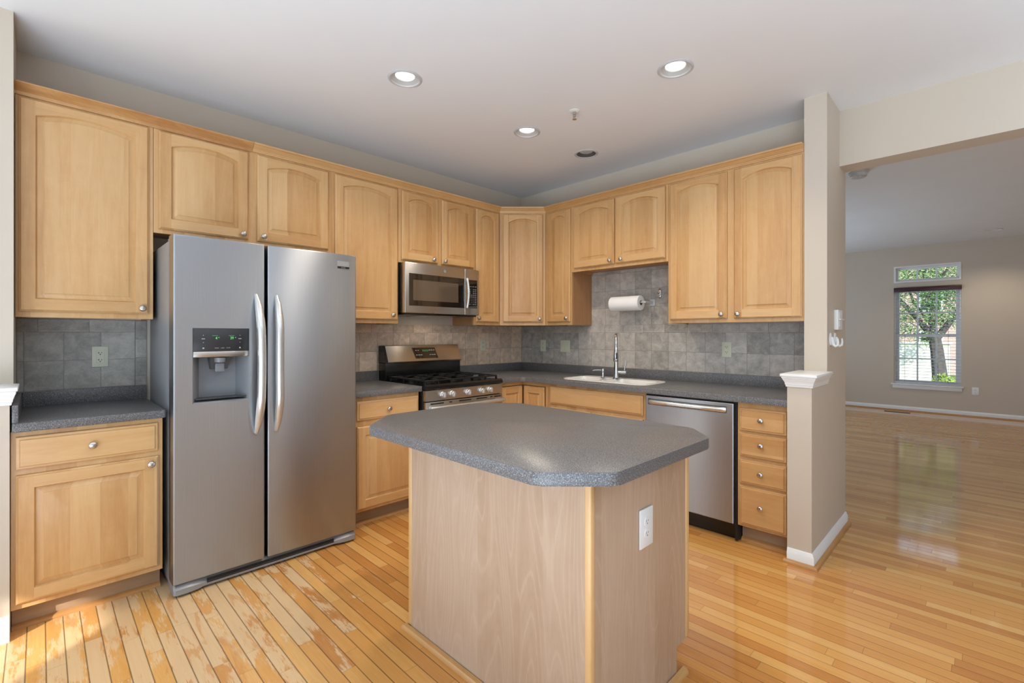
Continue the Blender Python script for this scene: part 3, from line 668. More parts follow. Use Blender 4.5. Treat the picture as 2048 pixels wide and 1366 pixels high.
# ------------------------------------------------------------------ outlets and switches
def outlet(fr, u, z, label, mat='ivory', d=TD, kind='decora', w=2.75, h=4.5, slots='slot'):
    t = thing('wall_outlet' if kind != 'switch' else 'light_switch', label, 'outlet' if kind != 'switch' else 'switch', fr(u, d, z))
    MB(fr).box(u-w/2, u+w/2, d+0.01, d+0.24, z-h/2, z+h/2, bev=0.09).build('plate', mat, t)
    if kind == 'switch':
        for s in (-0.92, 0.92):
            mb = MB(fr); mb.uprism([(d+0.25, z-1.3), (d+0.42, z-1.3), (d+0.3, z+0.1), (d+0.36, z+1.3), (d+0.25, z+1.3)], u+s-0.62, u+s+0.62)
            mb.build('rocker', mat, t)
        return t
    if kind == 'decora':
        MB(fr).box(u-0.66, u+0.66, d+0.24, d+0.31, z-1.32, z+1.32, bev=0.03, seg=1).build('receptacle', mat, t)
        cs = ((0.72,), (-0.82,)); dd = d+0.31
        MB(fr).box(u-0.5, u+0.32, dd, dd+0.05, z-0.17, z+0.07).build('reset_button', mat, t)
    else:
        for s in (0.78, -0.78):
            MB(fr).lathe((u, d+0.22, z+s), (0, 1, 0), [(0, 0.66), (0.09, 0.66), (0.1, 0.6)], 20).build('receptacle', mat, t)
        cs = ((0.78,), (-0.78,)); dd = d+0.32
    for (c,) in cs:
        mb = MB(fr)
        mb.box(u-0.28, u-0.18, dd+0.001, dd+0.012, z+c-0.02, z+c+0.3); mb.box(u+0.18, u+0.28, dd+0.001, dd+0.012, z+c+0.02, z+c+0.27)
        mb.lathe((u, dd+0.001, z+c-0.22), (0, 1, 0), [(0, 0.11), (0.012, 0.11)], 10)
        if kind == 'decora': mb.box(u-0.42, u-0.28, dd+0.001, dd+0.012, z+c+0.11, z+c+0.18)
        mb.build('socket_slots', slots, t, smooth=False)
    return t
outlet(FA, -132.95, 45.2, 'ivory wall outlet with test buttons left of the refrigerator', 'ivory')
outlet(FA, -21.9, 45.95, 'small ivory wall outlet on the tiles right of the range', 'ivory', kind='duplex')
outlet(FB, 12.5, 45.55, 'ivory wall outlet on the grey tiles nearest the room corner', 'ivory', kind='duplex')
outlet(FB, 23.8, 45.5, 'double ivory rocker switch left of the sink tap', 'ivory', kind='switch', w=4.6)
outlet(FB, 84.4, 45.6, 'ivory wall outlet with test buttons right of the sink', 'ivory')
outlet(FI, -85.8, 24.6, 'white wall outlet on the end panel of the island', 'plate', d=0.03, kind='duplex', w=3.3, h=5.1, slots='label_dim')
outlet(FF, 133.9, 15.5, 'white wall outlet low on the living room wall right of the window', 'plate', d=0.02, kind='duplex', w=3.1, h=4.7, slots='label_dim')
t = thing('light_switch', 'white switch with a sliding lever on the column above the two hooks', 'switch', FC(-2.7, 0, 53.6))
MB(FC).box(-5.0, -0.4, 0.01, 0.9, 51.2, 56.1, bev=0.1).build('plate', 'plate', t)
MB(FC).box(-4.2, -1.2, 0.9, 1.0, 52.0, 55.6, bev=0.04, seg=1).build('cover', 'plate', t)
MB(FC).box(-4.4, -0.6, 0.98, 1.35, 53.6, 53.9, bev=0.05, seg=1).build('lever', 'plate', t)
for i, (u, lb) in enumerate(((-9.0, 'white adhesive wall hook on the column, nearer the camera'), (-4.5, 'white adhesive wall hook on the column, right below the switch'))):
    t = thing('wall_hook', lb, 'hook', FC(u, 0, 47.2))
    mb = MB(FC); z = 47.2
    mb.loft([[(u-0.95*math.sin(a)*k, dd, z+1.5-1.8*math.cos(a)*k*(1.0 if math.cos(a) < 0 else 0.75)) for a in [2*math.pi*j/20 for j in range(20)]] for dd, k in ((0.01, 1.0), (0.2, 1.0), (0.3, 0.85))])
    mb.build('backplate', 'plate', t)
    MB(FC).tube([(u, 0.25, z+2.2), (u, 0.5, z+1.0), (u, 0.7, z+0.35), (u, 1.1, z+0.05), (u, 1.5, z+0.3), (u, 1.6, z+1.0), (u, 1.55, z+1.9)], [0.4, 0.4, 0.38, 0.34, 0.3, 0.25, 0.14], 10).build('prong', 'plate', t)

# ------------------------------------------------------------------ refrigerator
t = thing('refrigerator', 'stainless side-by-side refrigerator with an ice and water dispenser', 'refrigerator', (15, -106.4, 0))
FX0, FX1 = 25.3, 29.5
mb = MB(FA); mb.box(-124.45, -88.1, 2.0, 25.1, 1.4, 68.5, bev=0.15)
mb.box(-124.2, -88.4, 3, 24, 0.05, 1.4)
mb.build('cabinet', 'steel_side', t)
def fdoor(u0, u1, holes=None):
    z0, z1 = 2.45, 69.2
    mb = MB(FA)
    if not holes:
        mb.box(u0, u1, FX0, FX1, z0, z1, bev=0.3, seg=3)
    else:
        a, b, c, e = holes    # recess opening
        us, zs = [u0, a, b, u1], [z0, c, e, z1]
        r = 0.3
        # front plane in cells around the recess, rim and sides
        us2, zs2 = [u0+r, a, b, u1-r], [z0+r, c, e, z1-r]
        V = {}
        for i in range(4):
            for j in range(4): V[i, j] = mb.v((us2[i], FX1, zs2[j]))
        for i in range(3):
            for j in range(3):
                if i == 1 and j == 1: continue
                mb.bm.faces.new((V[i, j], V[i+1, j], V[i+1, j+1], V[i, j+1]))
        def lp(i, d): return [(u0+i, d, z0+i), (u1-i, d, z0+i), (u1-i, d, z1-i), (u0+i, d, z1-i)]
        mb.loft([lp(0, FX0), lp(0, FX1-r), lp(r*0.12, FX1-r*0.5), lp(r*0.5, FX1-r*0.12), lp(r, FX1)], 0, True, False)
        # recess cavity
        cv = [[(a, FX1, c), (b, FX1, c), (b, FX1, e), (a, FX1, e)], [(a+0.25, FX1-0.25, c+0.3), (b-0.25, FX1-0.25, c+0.3), (b-0.25, FX1-0.25, e), (a+0.25, FX1-0.25, e)],
              [(a+1.7, FX1-3.4, c+0.9), (b-1.7, FX1-3.4, c+0.9), (b-1.7, FX1-3.4, e), (a+1.7, FX1-3.4, e)]]
        mb.loft(cv, 1, False, True)
    o = mb.build('door', ['steel', 'greyplastic'], t, angle=30)
    return o
DA, DB_, DC, DE = -121.5, -111.6, 36.5, 51.3
dl = fdoor(-124.55, -108.6, (DA, DB_, DC, DE))
dr = fdoor(-108.05, -88.05)
# left edge seal strip
def fhandle(u, lean, parent):
    mb = MB(FA); pts = []; rr = []
    for i in range(17):
        k = i/16; z = 29.4+29.0*k; b = math.sin(math.pi*k)
        pts.append((u+lean*b*0.9, FX1+0.12+2.3*min(1, b*1.5)**0.75, z)); rr.append(0.36+0.46*min(1, b*2.0)**0.6)
    mb.tube(pts, rr, 14)
    return mb.build('handle', 'handle', parent)
fhandle(-110.3, 0.5, dl); fhandle(-106.3, -0.1, dr)
# dispenser
mb = MB(FA); mb.box(DA+0.08, DB_-0.08, FX1-0.6, FX1+0.12, 46.75, DE-0.05, bev=0.06)
dp = mb.build('control_panel', 'darkpanel', dl)
MB(FA).box(DA+0.1, DB_-0.1, FX1-1.6, FX1+0.16, 45.6, 46.72, bev=0.08).build('dispenser_lip', 'steel_h', dl)
d_ = FX1+0.13; uc = (DA+DB_)/2
mb = MB(FA); mb.text('4', uc-0.98, d_, 49.1, 0.75, sx=0.85); mb.text('°', uc-0.55, d_, 49.05, 0.7); mb.build('freezer_digits', 'digit', dp, smooth=False)
mb = MB(FA); mb.text('39', uc+1.75, d_, 49.1, 0.75, sx=0.85); mb.text('°', uc+2.4, d_, 49.05, 0.7); mb.build('fridge_digits', 'digit', dp, smooth=False)
for uu in (uc-1.2, uc+1.7): MB(FA).box(uu-0.5, uu+0.5, d_-0.01, d_, 49.78, 49.9).build('display_caption', 'digit_dim', dp, smooth=False)
for i, t_ in enumerate(('water', 'cube', 'crush')): MB(FA).text(t_, uc-0.9+i*1.0, d_, 47.3, 0.32).build('button_caption', 'label', dp, smooth=False)
for uu, t_ in ((DA+1.75, 'light'), (DB_-1.75, 'temp')):
    mb = MB(FA); mb.box(uu-0.28, uu+0.28, d_-0.01, d_, 49.15, 49.28)
    mb.face([(uu-0.1, d_, 49.85), (uu+0.1, d_, 49.85), (uu, d_, 50.02)]); mb.face([(uu-0.1, d_, 48.55), (uu+0.1, d_, 48.55), (uu, d_, 48.38)])
    mb.build('arrow_buttons', 'label', dp, smooth=False)
    MB(FA).box(uu-0.14, uu+0.14, d_-0.01, d_, 47.25, 47.5).build('lock_button', 'label', dp, smooth=False)
mb = MB(FA); mb.loft([[(uc-2.0, FX1-2.6, 45.9), (uc+1.7, FX1-2.6, 45.9), (uc+1.7, FX1-0.5, 45.9), (uc-2.0, FX1-0.5, 45.9)], [(uc-1.6, FX1-2.6, 43.1), (uc+1.3, FX1-2.6, 43.1), (uc+1.3, FX1-1.2, 43.1), (uc-1.6, FX1-1.2, 43.1)]])
mb.build('ice_chute', 'darkplastic', dl, smooth=False)
mb = MB(FA); mb.lathe((uc-0.15, FX1-0.9, 45.4), (0, 0, -1), [(0, 1.1), (0.9, 0.95), (1.0, 0.5)], 16); mb.box(uc-0.95, uc+0.65, FX1-1.2, FX1-0.9, 42.6, 44.3, bev=0.1)
mb.build('dispenser_paddle', 'greyplastic', dl)
mb = MB(FA); mb.box(DA+0.5, DB_-0.5, FX1-3.2, FX1-0.1, DC+0.75, DC+0.95, bev=0.05, seg=1); mb.build('drip_tray', 'darkplastic', dl)
# badge
bd = MB(FA).box(-92.8, -89.85, FX1+0.005, FX1+0.09, 65.75, 67.5, bev=0.03, seg=1).build('badge', 'nickel', dr)
MB(FA).box(-92.78, -89.87, FX1+0.09, FX1+0.1, 65.78, 66.22).build('badge_band', 'black', bd, smooth=False)
mb = MB(FA); mb.text('FRIGIDAIRE', -91.32, FX1+0.105, 66.6, 0.46, sx=0.88); mb.text('GALLERY', -91.32, FX1+0.105, 65.88, 0.26, sx=1.1); mb.build('badge_lettering', 'label', bd, smooth=False)
# base grille with feet
mb = MB(FA)
def gp(u, k): return [(u, 24.5, 0.35), (u, 28.2+k, 0.2), (u, 29.35+k, 0.55), (u, 29.3+k, 1.35+k*0.5), (u, 28.4+k, 2.2), (u, 24.5, 2.2)]
us = [(-124.5, 0.0), (-124.2, 0.35), (-122.5, 0.45), (-120.6, 0.2), (-119.6, -0.35), (-93.0, -0.35), (-92.0, 0.2), (-90.2, 0.45), (-88.6, 0.35), (-88.2, 0.0)]
mb.loft([gp(*q) for q in us])
g = mb.build('base_grille', 'steel_side', t)
mb = MB(FA)
for zz in (1.0, 1.32, 1.64): mb.box(-119.0, -93.4, 28.85, 29.02, zz, zz+0.2)
mb.build('grille_slots', 'blackmat', g, smooth=False)
for uu in (-123.0, -89.7): MB(FA).lathe((uu, 27.5, 0.02), (0, 0, 1), [(0, 0.6), (0.3, 0.6), (0.35, 0.3)], 12).build('levelling_foot', 'blackmat', t)
MB(FA).box(-108.55, -108.1, 25.15, 26.6, 2.6, 69.0).build('door_gasket', 'blackmat', t, smooth=False)
for a, b in ((-124.3, -121.0), (-91.5, -88.2)): MB(FA).box(a, b, 22.5, 25.2, 68.52, 69.1, bev=0.15).build('hinge_cover', 'steel_side', t)

# ------------------------------------------------------------------ gas range
t = thing('gas_range', 'stainless gas range with black cooktop against the tiled wall', 'range', (13, -51.4, 0))
U0, U1 = -66.2, -36.6
mb = MB(FA); mb.box(U0, U1, 1.0, 25.4, 1.2, 34.3, bev=0.08); mb.build('body', 'black', t)
mb = MB(FA); mb.loft([[(u, 1.0, 34.2), (u, 26.7, 34.2), (u, 27.1, 34.6), (u, 27.0, 35.3), (u, 26.4, 35.75), (u, 25.5, 35.6), (u, 5.0, 35.4), (u, 1.0, 35.4)] for u in (U0-0.05, U1+0.05)])
mb.build('cooktop', 'black', t)
MB(FA).box(U0, U1, 1.0, 5.0, 35.35, 41.2, bev=0.1).build('backguard', 'black', t)
mb = MB(FA); mb.loft([[(u, 0.9, 41.0), (u, 5.4, 40.9), (u, 5.55, 41.3), (u, 3.6, 46.3), (u, 3.2, 46.5), (u, 0.9, 46.5)] for u in (U0+0.7, U1)])
bg = mb.build('control_console', 'steel_h', t, angle=20)
MB(FA).loft([[(u, 0.85, 40.9), (u, 5.3, 40.95), (u, 3.3, 46.4), (u, 0.85, 46.45)] for u in (U0, U0+0.68)]).build('console_end_cap', 'black', bg, smooth=False)
def con(u, k):      # point on the slanted console face; k = 0 bottom .. 1 top
    return (u, 5.55-1.95*k+0.06, 41.3+5.0*k+0.02)
mb = MB(FA); cp = [con(-55.2, 0.16), con(-46.3, 0.16), con(-46.9, 0.86), con(-56.0, 0.86)]
mb.loft([cp, [(p[0], p[1]-0.1, p[2]) for p in cp]]); cpn = mb.build('display_panel', 'bglass', bg, smooth=False)
mb = MB(FA)
for r_, k in enumerate((0.66, 0.36)):
    for uu in (-54.6, -53.7, -52.8, -49.3, -48.4, -47.5):
        if random.random() < 0.12: continue
        p = con(uu, k); w = random.choice((0.25, 0.32, 0.38)); q = con(uu, k+0.05)
        mb.face([(uu-w, p[1]+0.03, p[2]), (uu+w, p[1]+0.03, p[2]), (uu+w, q[1]+0.03, q[2]), (uu-w, q[1]+0.03, q[2])])
mb.build('printed_marks', 'label', cpn, smooth=False)
mb = MB(FA); p = con(-51, 0.5)
for uu in (-51.9, -51.3, -50.7, -50.1):
    q0, q1 = con(uu, 0.60), con(uu, 0.72); mb.face([(uu-0.2, q0[1]+0.03, q0[2]), (uu+0.2, q0[1]+0.03, q0[2]), (uu+0.2, q1[1]+0.03, q1[2]), (uu-0.2, q1[1]+0.03, q1[2])])
mb.build('clock_segments', 'digit_dim', cpn, smooth=False)
# burner grates
for (a, b) in ((-65.2, -56.0), (-55.6, -47.2), (-46.8, -37.6)):
    mb = MB(FA); zt = 36.9
    for uu in (a, b): mb.box(uu-0.22, uu+0.22, 6.0, 25.2, zt-0.45, zt, bev=0.1)
    for dd in (6.2, 15.6, 25.0): mb.box(a, b, dd-0.22, dd+0.22, zt-0.45, zt, bev=0.1)
    c = (a+b)/2
    for dd in (10.8, 20.3):
        for s in (-1, 1):
            mb.box(min(c+s*1.3, c+s*(b-c)), max(c+s*1.3, c+s*(b-c)), dd-0.2, dd+0.2, zt-0.4, zt+0.05, bev=0.08)
            mb.box(c-0.2, c+0.2, min(dd+s*1.3, dd+s*4.6), max(dd+s*1.3, dd+s*4.6), zt-0.4, zt+0.05, bev=0.08)
    for uu in (a, c, b):
        for dd in (6.2, 25.0): mb.loft([[(uu-0.3, dd-0.3, 35.5), (uu+0.3, dd-0.3, 35.5), (uu+0.3, dd+0.3, 35.5), (uu-0.3, dd+0.3, 35.5)], [(uu-0.2, dd-0.2, zt-0.3), (uu+0.2, dd-0.2, zt-0.3), (uu+0.2, dd+0.2, zt-0.3), (uu-0.2, dd+0.2, zt-0.3)]])
    mb.build('burner_grate', 'iron', t)
    for dd in (10.8, 20.3):
        MB(FA).lathe((c, dd, 35.5), (0, 0, 1), [(0, 1.7), (0.35, 1.7), (0.4, 1.35), (0.75, 1.3), (0.8, 0.4)], 20).build('burner', 'iron', t)
MB(FA).loft([[(u, 25.2, 31.1), (u, 26.8, 31.1), (u, 26.65, 34.1), (u, 25.2, 34.1)] for u in (U0+0.1, U1-0.05)]).build('knob_panel', 'steel_h', t, angle=20)
for uu in (-60.3, -56.9, -51.0, -45.5, -42.1):
    mb = MB(FA); mb.lathe((uu, 26.7, 32.6), (0, 1, 0), [(0, 0.95), (0.3, 0.95), (0.4, 0.86), (1.05, 0.8), (1.15, 0.68)], 24)
    mb.box(uu-0.16, uu+0.16, 27.6, 28.25, 31.85, 33.4, bev=0.06)
    mb.build('knob', 'handle', t)
od = MB(FA).box(U0+0.15, U1-0.1, 25.45, 27.0, 8.2, 30.85, bev=0.15).build('oven_door', 'steel_h', t)
MB(FA).box(-62.5, -40.3, 27.0, 27.06, 13.0, 25.5, bev=0.02, seg=1).build('oven_window', 'bglass', od)
mb = MB(FA)
for a, b in ((-64.6, -60.0), (-58.0, -57.0), (-54.4, -49.8), (-47.7, -43.3), (-41.9, -41.0), (-40.2, -37.4)): mb.box(a, b, 27.0, 27.03, 30.1, 30.45)
mb.build('vent_slots', 'blackmat', od, smooth=False)
mb = MB(FA); mb.tube([(-65.3+28.2*i/20, 28.2+0.9*math.sin(math.pi*i/20)**0.6, 29.2) for i in range(21)], 0.62, 12)
for uu in (-64.6, -37.9): mb.box(uu-0.5, uu+0.5, 26.9, 28.5, 28.7, 29.7, bev=0.15)
mb.build('oven_handle', 'handle', od)
MB(FA).box(U0+0.15, U1-0.1, 25.45, 26.9, 1.6, 7.9, bev=0.15).build('storage_drawer', 'steel_h', t)
for uu in (U0+2, U1-2):
    for dd in (3, 24): MB(FA).lathe((uu, dd, 0.02), (0, 0, 1), [(0, 0.7), (1.2, 0.5)], 10).build('foot', 'blackmat', t)

# ------------------------------------------------------------------ over-range microwave
t = thing('microwave', 'stainless over-the-range microwave under the short wall cabinet', 'microwave', (8, -51.2, 56.4))
U0, U1, Z0, Z1 = -65.85, -36.75, 56.5, 71.8
mb = MB(FA); mb.box(U0, U1, 0.1, 13.4, Z0+0.2, Z1-0.05, bev=0.06); mb.box(U0+0.5, U1-0.5, 1.0, 14.5, Z0-0.5, Z0+0.2); mb.build('case', 'black', t)
mb = MB(FA); mb.box(-58.0, -44.0, 4.0, 12.5, Z0-0.62, Z0-0.5); mb.build('grease_filter', 'steel_h', t)
dr_ = MB(FA).box(U0+0.05, -43.05, 13.45, 15.6, Z0, Z1, bev=0.2, seg=3).build('door', 'steel_h', t)
cpl = MB(FA).box(-43.0, U1, 13.45, 15.6, Z0, Z1, bev=0.2, seg=3).build('control_column', 'steel_h', t)
MB(FA).box(-64.4, -43.3, 15.6, 15.68, 58.75, 68.5, bev=0.03, seg=1).build('door_glass', 'bglass', dr_)
MB(FA).box(-63.0, -45.8, 15.68, 15.7, 60.4, 66.6).build('window_screen', 'wglass', dr_, smooth=False)
kp = MB(FA).box(-41.6, -37.7, 15.6, 15.68, 58.75, 68.3, bev=0.03, seg=1).build('keypad', 'bglass', cpl)
mb = MB(FA); mb.tube([(-42.45, 16.05+0.75*math.sin(math.pi*i/14), 58.9+9.7*i/14) for i in range(15)], 0.42, 12, sx=1.2)
for zz in (59.5, 68.0): mb.box(-42.9, -42.05, 15.6, 16.4, zz-0.4, zz+0.4, bev=0.1)
mb.build('handle', 'handle', dr_)
mb = MB(FA); d_ = 15.7
for r_ in range(9):
    for c_ in range(4):
        zz = 60.0+r_*0.62; uu = -40.95+c_*0.82
        if r_ >= 6 and c_ == 1: continue
        ch = (' 0 ', '789', '456', '123')[r_][c_] if r_ < 4 and c_ < 3 else ' '
        if ch != ' ': mb.text(ch, uu, d_, zz, 0.42)
        else: mb.box(uu-0.24, uu+0.24, d_-0.01, d_, zz+0.05, zz+0.2)
for c_ in range(3): mb.box(-41.0+c_*1.1, -40.3+c_*1.1, d_-0.01, d_, 66.0, 66.12)
mb.build('key_legends', 'label', kp, smooth=False)
mb = MB(FA); mb.lathe((-51.2, 15.58, 70.15), (0, 1, 0), [(0, 0.52), (0.06, 0.52), (0.08, 0.48)], 24); em = mb.build('emblem', 'greyplastic', dr_)
mb = MB(FA)
ring = [[(-51.2+rr*math.cos(2*math.pi*i/24), 15.68, 70.15+rr*math.sin(2*math.pi*i/24)) for i in range(24)] for rr in (0.40, 0.46)]
mb.loft(ring, 0, False, False); mb.text('GE', -51.2, 15.68, 69.98, 0.44, sx=0.9); mb.build('emblem_lettering', 'label', em, smooth=False)

d = bpy.data.lights.new('cooktop_fill', 'AREA'); d.shape = 'RECTANGLE'; d.size = 0.12; d.size_y = 0.05; d.energy = 0.3; d.color = (1.0, 0.82, 0.62)  # added weak warm fill under the microwave, brightens the range tiles
o = bpy.data.objects.new('cooktop_fill', d); COL.objects.link(o); o.location = (9*IN, -51.2*IN, 55.6*IN)
# ------------------------------------------------------------------ dishwasher
t = thing('dishwasher', 'stainless dishwasher with a bar handle under the right worktop', 'dishwasher', (83.6, -12, 0))
mb = MB(FB); mb.box(71.75, 95.85, 1.0, 23.6, 4.4, 33.85); mb.build('tub', 'black', t, smooth=False)
z0, z1, u0, u1 = 4.5, 33.45, 71.85, 95.3
mb = MB(FB); r = 0.2
us2, zs2 = [u0+r, 72.7, 93.7, u1-r], [z0+r, 30.95, 32.6, z1-r]; V = {}
dF = 25.0
for i in range(4):
    for j in range(4): V[i, j] = mb.v((us2[i], dF, zs2[j]))
for i in range(3):
    for j in range(3):
        if i == 1 and j == 1: continue
        mb.bm.faces.new((V[i, j], V[i+1, j], V[i+1, j+1], V[i, j+1]))
def lp(i, d): return [(u0+i, d, z0+i), (u1-i, d, z0+i), (u1-i, d, z1-i), (u0+i, d, z1-i)]
mb.loft([lp(0, 23.7), lp(0, dF-r), lp(r*0.3, dF-r*0.3), lp(r, dF)], 0, True, False)
a, b, c, e = 72.7, 93.7, 30.95, 32.6
mb.loft([[(a, dF, c), (b, dF, c), (b, dF, e), (a, dF, e)], [(a+0.2, dF-0.9, c+0.1), (b-0.2, dF-0.9, c+0.1), (b-0.2, dF-0.9, e-0.05), (a+0.2, dF-0.9, e-0.05)]], 0, False, True)
dd_ = mb.build('door', 'steel', t, angle=30)
mb = MB(FB)
loops = []
for i in range(25):
    k = i/24; u = a+0.15+(b-a-0.3)*k; bow = 0.15+0.9*math.sin(math.pi*k)**0.35 if 0 < k < 1 else 0.15
    loops.append([(u, dF-0.3, c+0.35), (u, dF-0.2+bow*0.6, c+0.15), (u, dF-0.1+bow, c+0.55), (u, dF-0.1+bow, c+0.95), (u, dF-0.2+bow*0.75, c+1.3), (u, dF-0.35, c+1.35)])
mb.loft(loops); mb.build('handle', 'handle', dd_, angle=50)
MB(FB).box(71.85, 95.75, 21.3, 22.3, 0.15, 4.3).build('toe_panel', 'black', t, smooth=False)
mb = MB(FB); mb.box(95.35, 95.88, 20, 24.0, 0.3, 33.8); mb.box(71.8, 95.88, 20, 24.3, 33.5, 33.88); mb.build('trim_frame', 'blackmat', t, smooth=False)

# ------------------------------------------------------------------ sink, tap, soap pump
t = thing('kitchen_sink', 'white double-bowl sink set in the grey worktop', 'sink', (54, -14, CT1))
mb = MB(); ZR = CT1
def rr_loop(x0, x1, y0, y1, r, z): return [(x, y, z) for x, y in rrect(x0, x1, y0, y1, r)]
L_ = [rr_loop(SX0, SX1, SY0, SY1, 3.8, ZR+0.01), rr_loop(SX0+0.06, SX1-0.06, SY0+0.06, SY1-0.06, 3.75, ZR+0.16), rr_loop(SX0+0.3, SX1-0.3, SY0+0.3, SY1-0.3, 3.5, ZR+0.22)]
mb.loft(L_, 0, False, False)
# rim plate with two bowls
rim = rrect(SX0+0.3, SX1-0.3, SY0+0.3, SY1-0.3, 3.5)
bowls = [(SX0+1.3, 52.6, SY0+1.2, SY1-4.0), (54.0, SX1-1.3, SY0+1.2, SY1-4.0)]
bm = mb.bm; es = []
def ring_e(lp, z):
    vs = [mb.v((x, y, z)) for x, y in lp]; return vs, [bm.edges.new((vs[i], vs[(i+1) % len(vs)])) for i in range(len(vs))]
v0, e0 = ring_e(rim, ZR+0.22); es += e0
for bx in bowls: v1, e1 = ring_e(rrect(*bx, 2.0), ZR+0.22); es += e1
bmesh.ops.triangle_fill(bm, use_beauty=True, use_dissolve=False, edges=es)
for x0, x1, y0, y1 in bowls:
    mb.loft([rr_loop(x0, x1, y0, y1, 2.0, ZR+0.22), rr_loop(x0+0.15, x1-0.15, y0+0.15, y1-0.15, 1.9, ZR), rr_loop(x0+0.5, x1-0.5, y0+0.5, y1-0.5, 1.8, ZR-7), rr_loop(x0+1.2, x1-1.2, y0+1.2, y1-1.2, 1.5, ZR-7.8)], 0, False, True)
    mb.loft([rr_loop(x0-0.25, x1+0.25, y0-0.25, y1+0.25, 2.0, ZR-0.02), rr_loop(x0+0.2, x1-0.2, y0+0.2, y1-0.2, 1.8, ZR-7.2), rr_loop(x0+1, x1-1, y0+1, y1-1, 1.5, ZR-8.1)], 0, False, True)
mb.build('basin', 'sink', t, angle=40)
for x0, x1, y0, y1 in bowls:
    MB().lathe(((x0+x1)/2, (y0+y1)/2, ZR-7.78), (0, 0, 1), [(0, 1.7), (0.08, 1.6), (0.02, 1.0)], 20).build('drain', 'chrome', t)
TX, TY = 53.6, -11.2; zb = CT1+0.24
t = thing('kitchen_tap', 'tall chrome pull-down kitchen tap behind the sink', 'tap', (TX, TY, zb))
mb = MB(); mb.lathe((TX, TY, zb), (0, 0, 1), [(0, 1.25), (0.12, 1.25), (0.4, 0.95), (1.6, 0.78), (3.0, 0.72), (5.6, 0.68)], 24); mb.build('base', 'chrome', t)
sd = Vector((0.52, -0.85)); pts = []
for i in range(6): pts.append((TX, TY, zb+5.4+i*1.0))
for i in range(1, 15):
    a = math.pi*i/14; rr = 1.9
    pts.append((TX+sd.x*(rr-rr*math.cos(a)), TY+sd.y*(rr-rr*math.cos(a)), zb+10.4+4.0*math.sin(a)))
ex, ey = TX+sd.x*3.8, TY+sd.y*3.8
pts.append((ex, ey, zb+10.0))
MB().tube(pts, 0.42, 12).build('spout', 'chrome', t)
mb = MB(); mb.lathe((ex, ey, zb+10.3), (0, 0, -1), [(0, 0.5), (0.4, 0.58), (2.2, 0.74), (4.2, 0.8), (4.5, 0.74), (4.55, 0.5)], 20); sh = mb.build('spray_head', 'chrome', t)
MB().box(ex+0.35, ex+0.85, ey-0.75, ey-0.3, zb+6.6, zb+8.6, bev=0.12).build('spray_button', 'darkplastic', sh)
mb = MB(); hv = Vector((0.86, 0.5)); hx, hy = TX+hv.x*0.6, TY+hv.y*0.6
mb.lathe((hx, hy, zb+2.2), (hv.x, hv.y, 0), [(0, 0.62), (1.6, 0.62), (2.4, 0.6), (2.5, 0.45)], 18)
mb.tube([(hx+hv.x*2.0, hy+hv.y*2.0, zb+2.6), (hx+hv.x*2.15, hy+hv.y*2.15, zb+4.0), (hx+hv.x*2.5, hy+hv.y*2.5, zb+6.2)], [0.2, 0.19, 0.17], 10)
mb.build('lever_handle', 'chrome', t)
PX, PY = 48.6, -11.4
t = thing('soap_pump', 'short chrome soap pump left of the kitchen tap', 'soap pump', (PX, PY, zb))
mb = MB(); mb.lathe((PX, PY, zb), (0, 0, 1), [(0, 0.85), (0.12, 0.85), (0.35, 0.55), (1.8, 0.5), (1.9, 0.42), (2.2, 0.42), (2.25, 0.56), (3.0, 0.52), (3.15, 0.3)], 18); mb.build('body', 'chrome', t)
MB().tube([(PX, PY, zb+2.55), (PX-1.3, PY-0.5, zb+2.6), (PX-2.7, PY-1.2, zb+2.5), (PX-3.1, PY-1.4, zb+2.3)], [0.26, 0.24, 0.2, 0.16], 10).build('nozzle', 'chrome', t)

# ------------------------------------------------------------------ paper towel holder, roll, hook
RC = 5.0; RZ = 60.3
t = thing('paper_towel_holder', 'clear wall-mounted paper towel holder above the sink', 'towel holder', FB(54.5, 0, RZ))
mb = MB(FB)
mb.tube([(47.0, RC, RZ+0.2), (60.6, RC, RZ+0.2)], 0.28, 10)
mb.build('rod', 'clear', t)
mb = MB(FB); mb.box(60.3, 60.7, TD+0.01, RC+0.4, RZ-0.15, RZ+0.55, bev=0.1); mb.box(59.6, 61.4, TD+0.01, TD+0.25, RZ-0.9, RZ+1.3, bev=0.1); mb.build('arm', 'clear', t)
t = thing('paper_towel_roll', 'white paper towel roll on the holder above the sink', 'paper towel', FB(53.5, RC, RZ))
mb = MB(FB); n = 36
def circ(u, r): return [(u, RC+r*math.cos(2*math.pi*i/n), RZ+r*math.sin(2*math.pi*i/n)) for i in range(n)]
mb.loft([circ(47.9, 0.82), circ(47.9, 2.3), circ(48.05, 2.42), circ(58.75, 2.42), circ(58.9, 2.3), circ(58.9, 0.82)], 0, False, False)
mb.build('sheets', 'paper', t)
mb = MB(FB); mb.loft([circ(47.85, 0.62), circ(47.85, 0.8), circ(58.95, 0.8), circ(58.95, 0.62), circ(47.85, 0.62)], 0, False, False); mb.build('core', 'card', t)
t = thing('wall_hook', 'small oval chrome hook on the grey tiles right of the paper towels', 'hook', FB(63.1, 0, 63.2))
mb = MB(FB)
ov = lambda k, d: [(63.1+0.62*k*math.cos(2*math.pi*i/24), d, 63.3+1.65*k*math.sin(2*math.pi*i/24)) for i in range(24)]
mb.loft([ov(1, TD+0.01), ov(1, TD+0.15), ov(0.85, TD+0.3), ov(0.55, TD+0.34)]); mb.build('backplate', 'chrome', t)
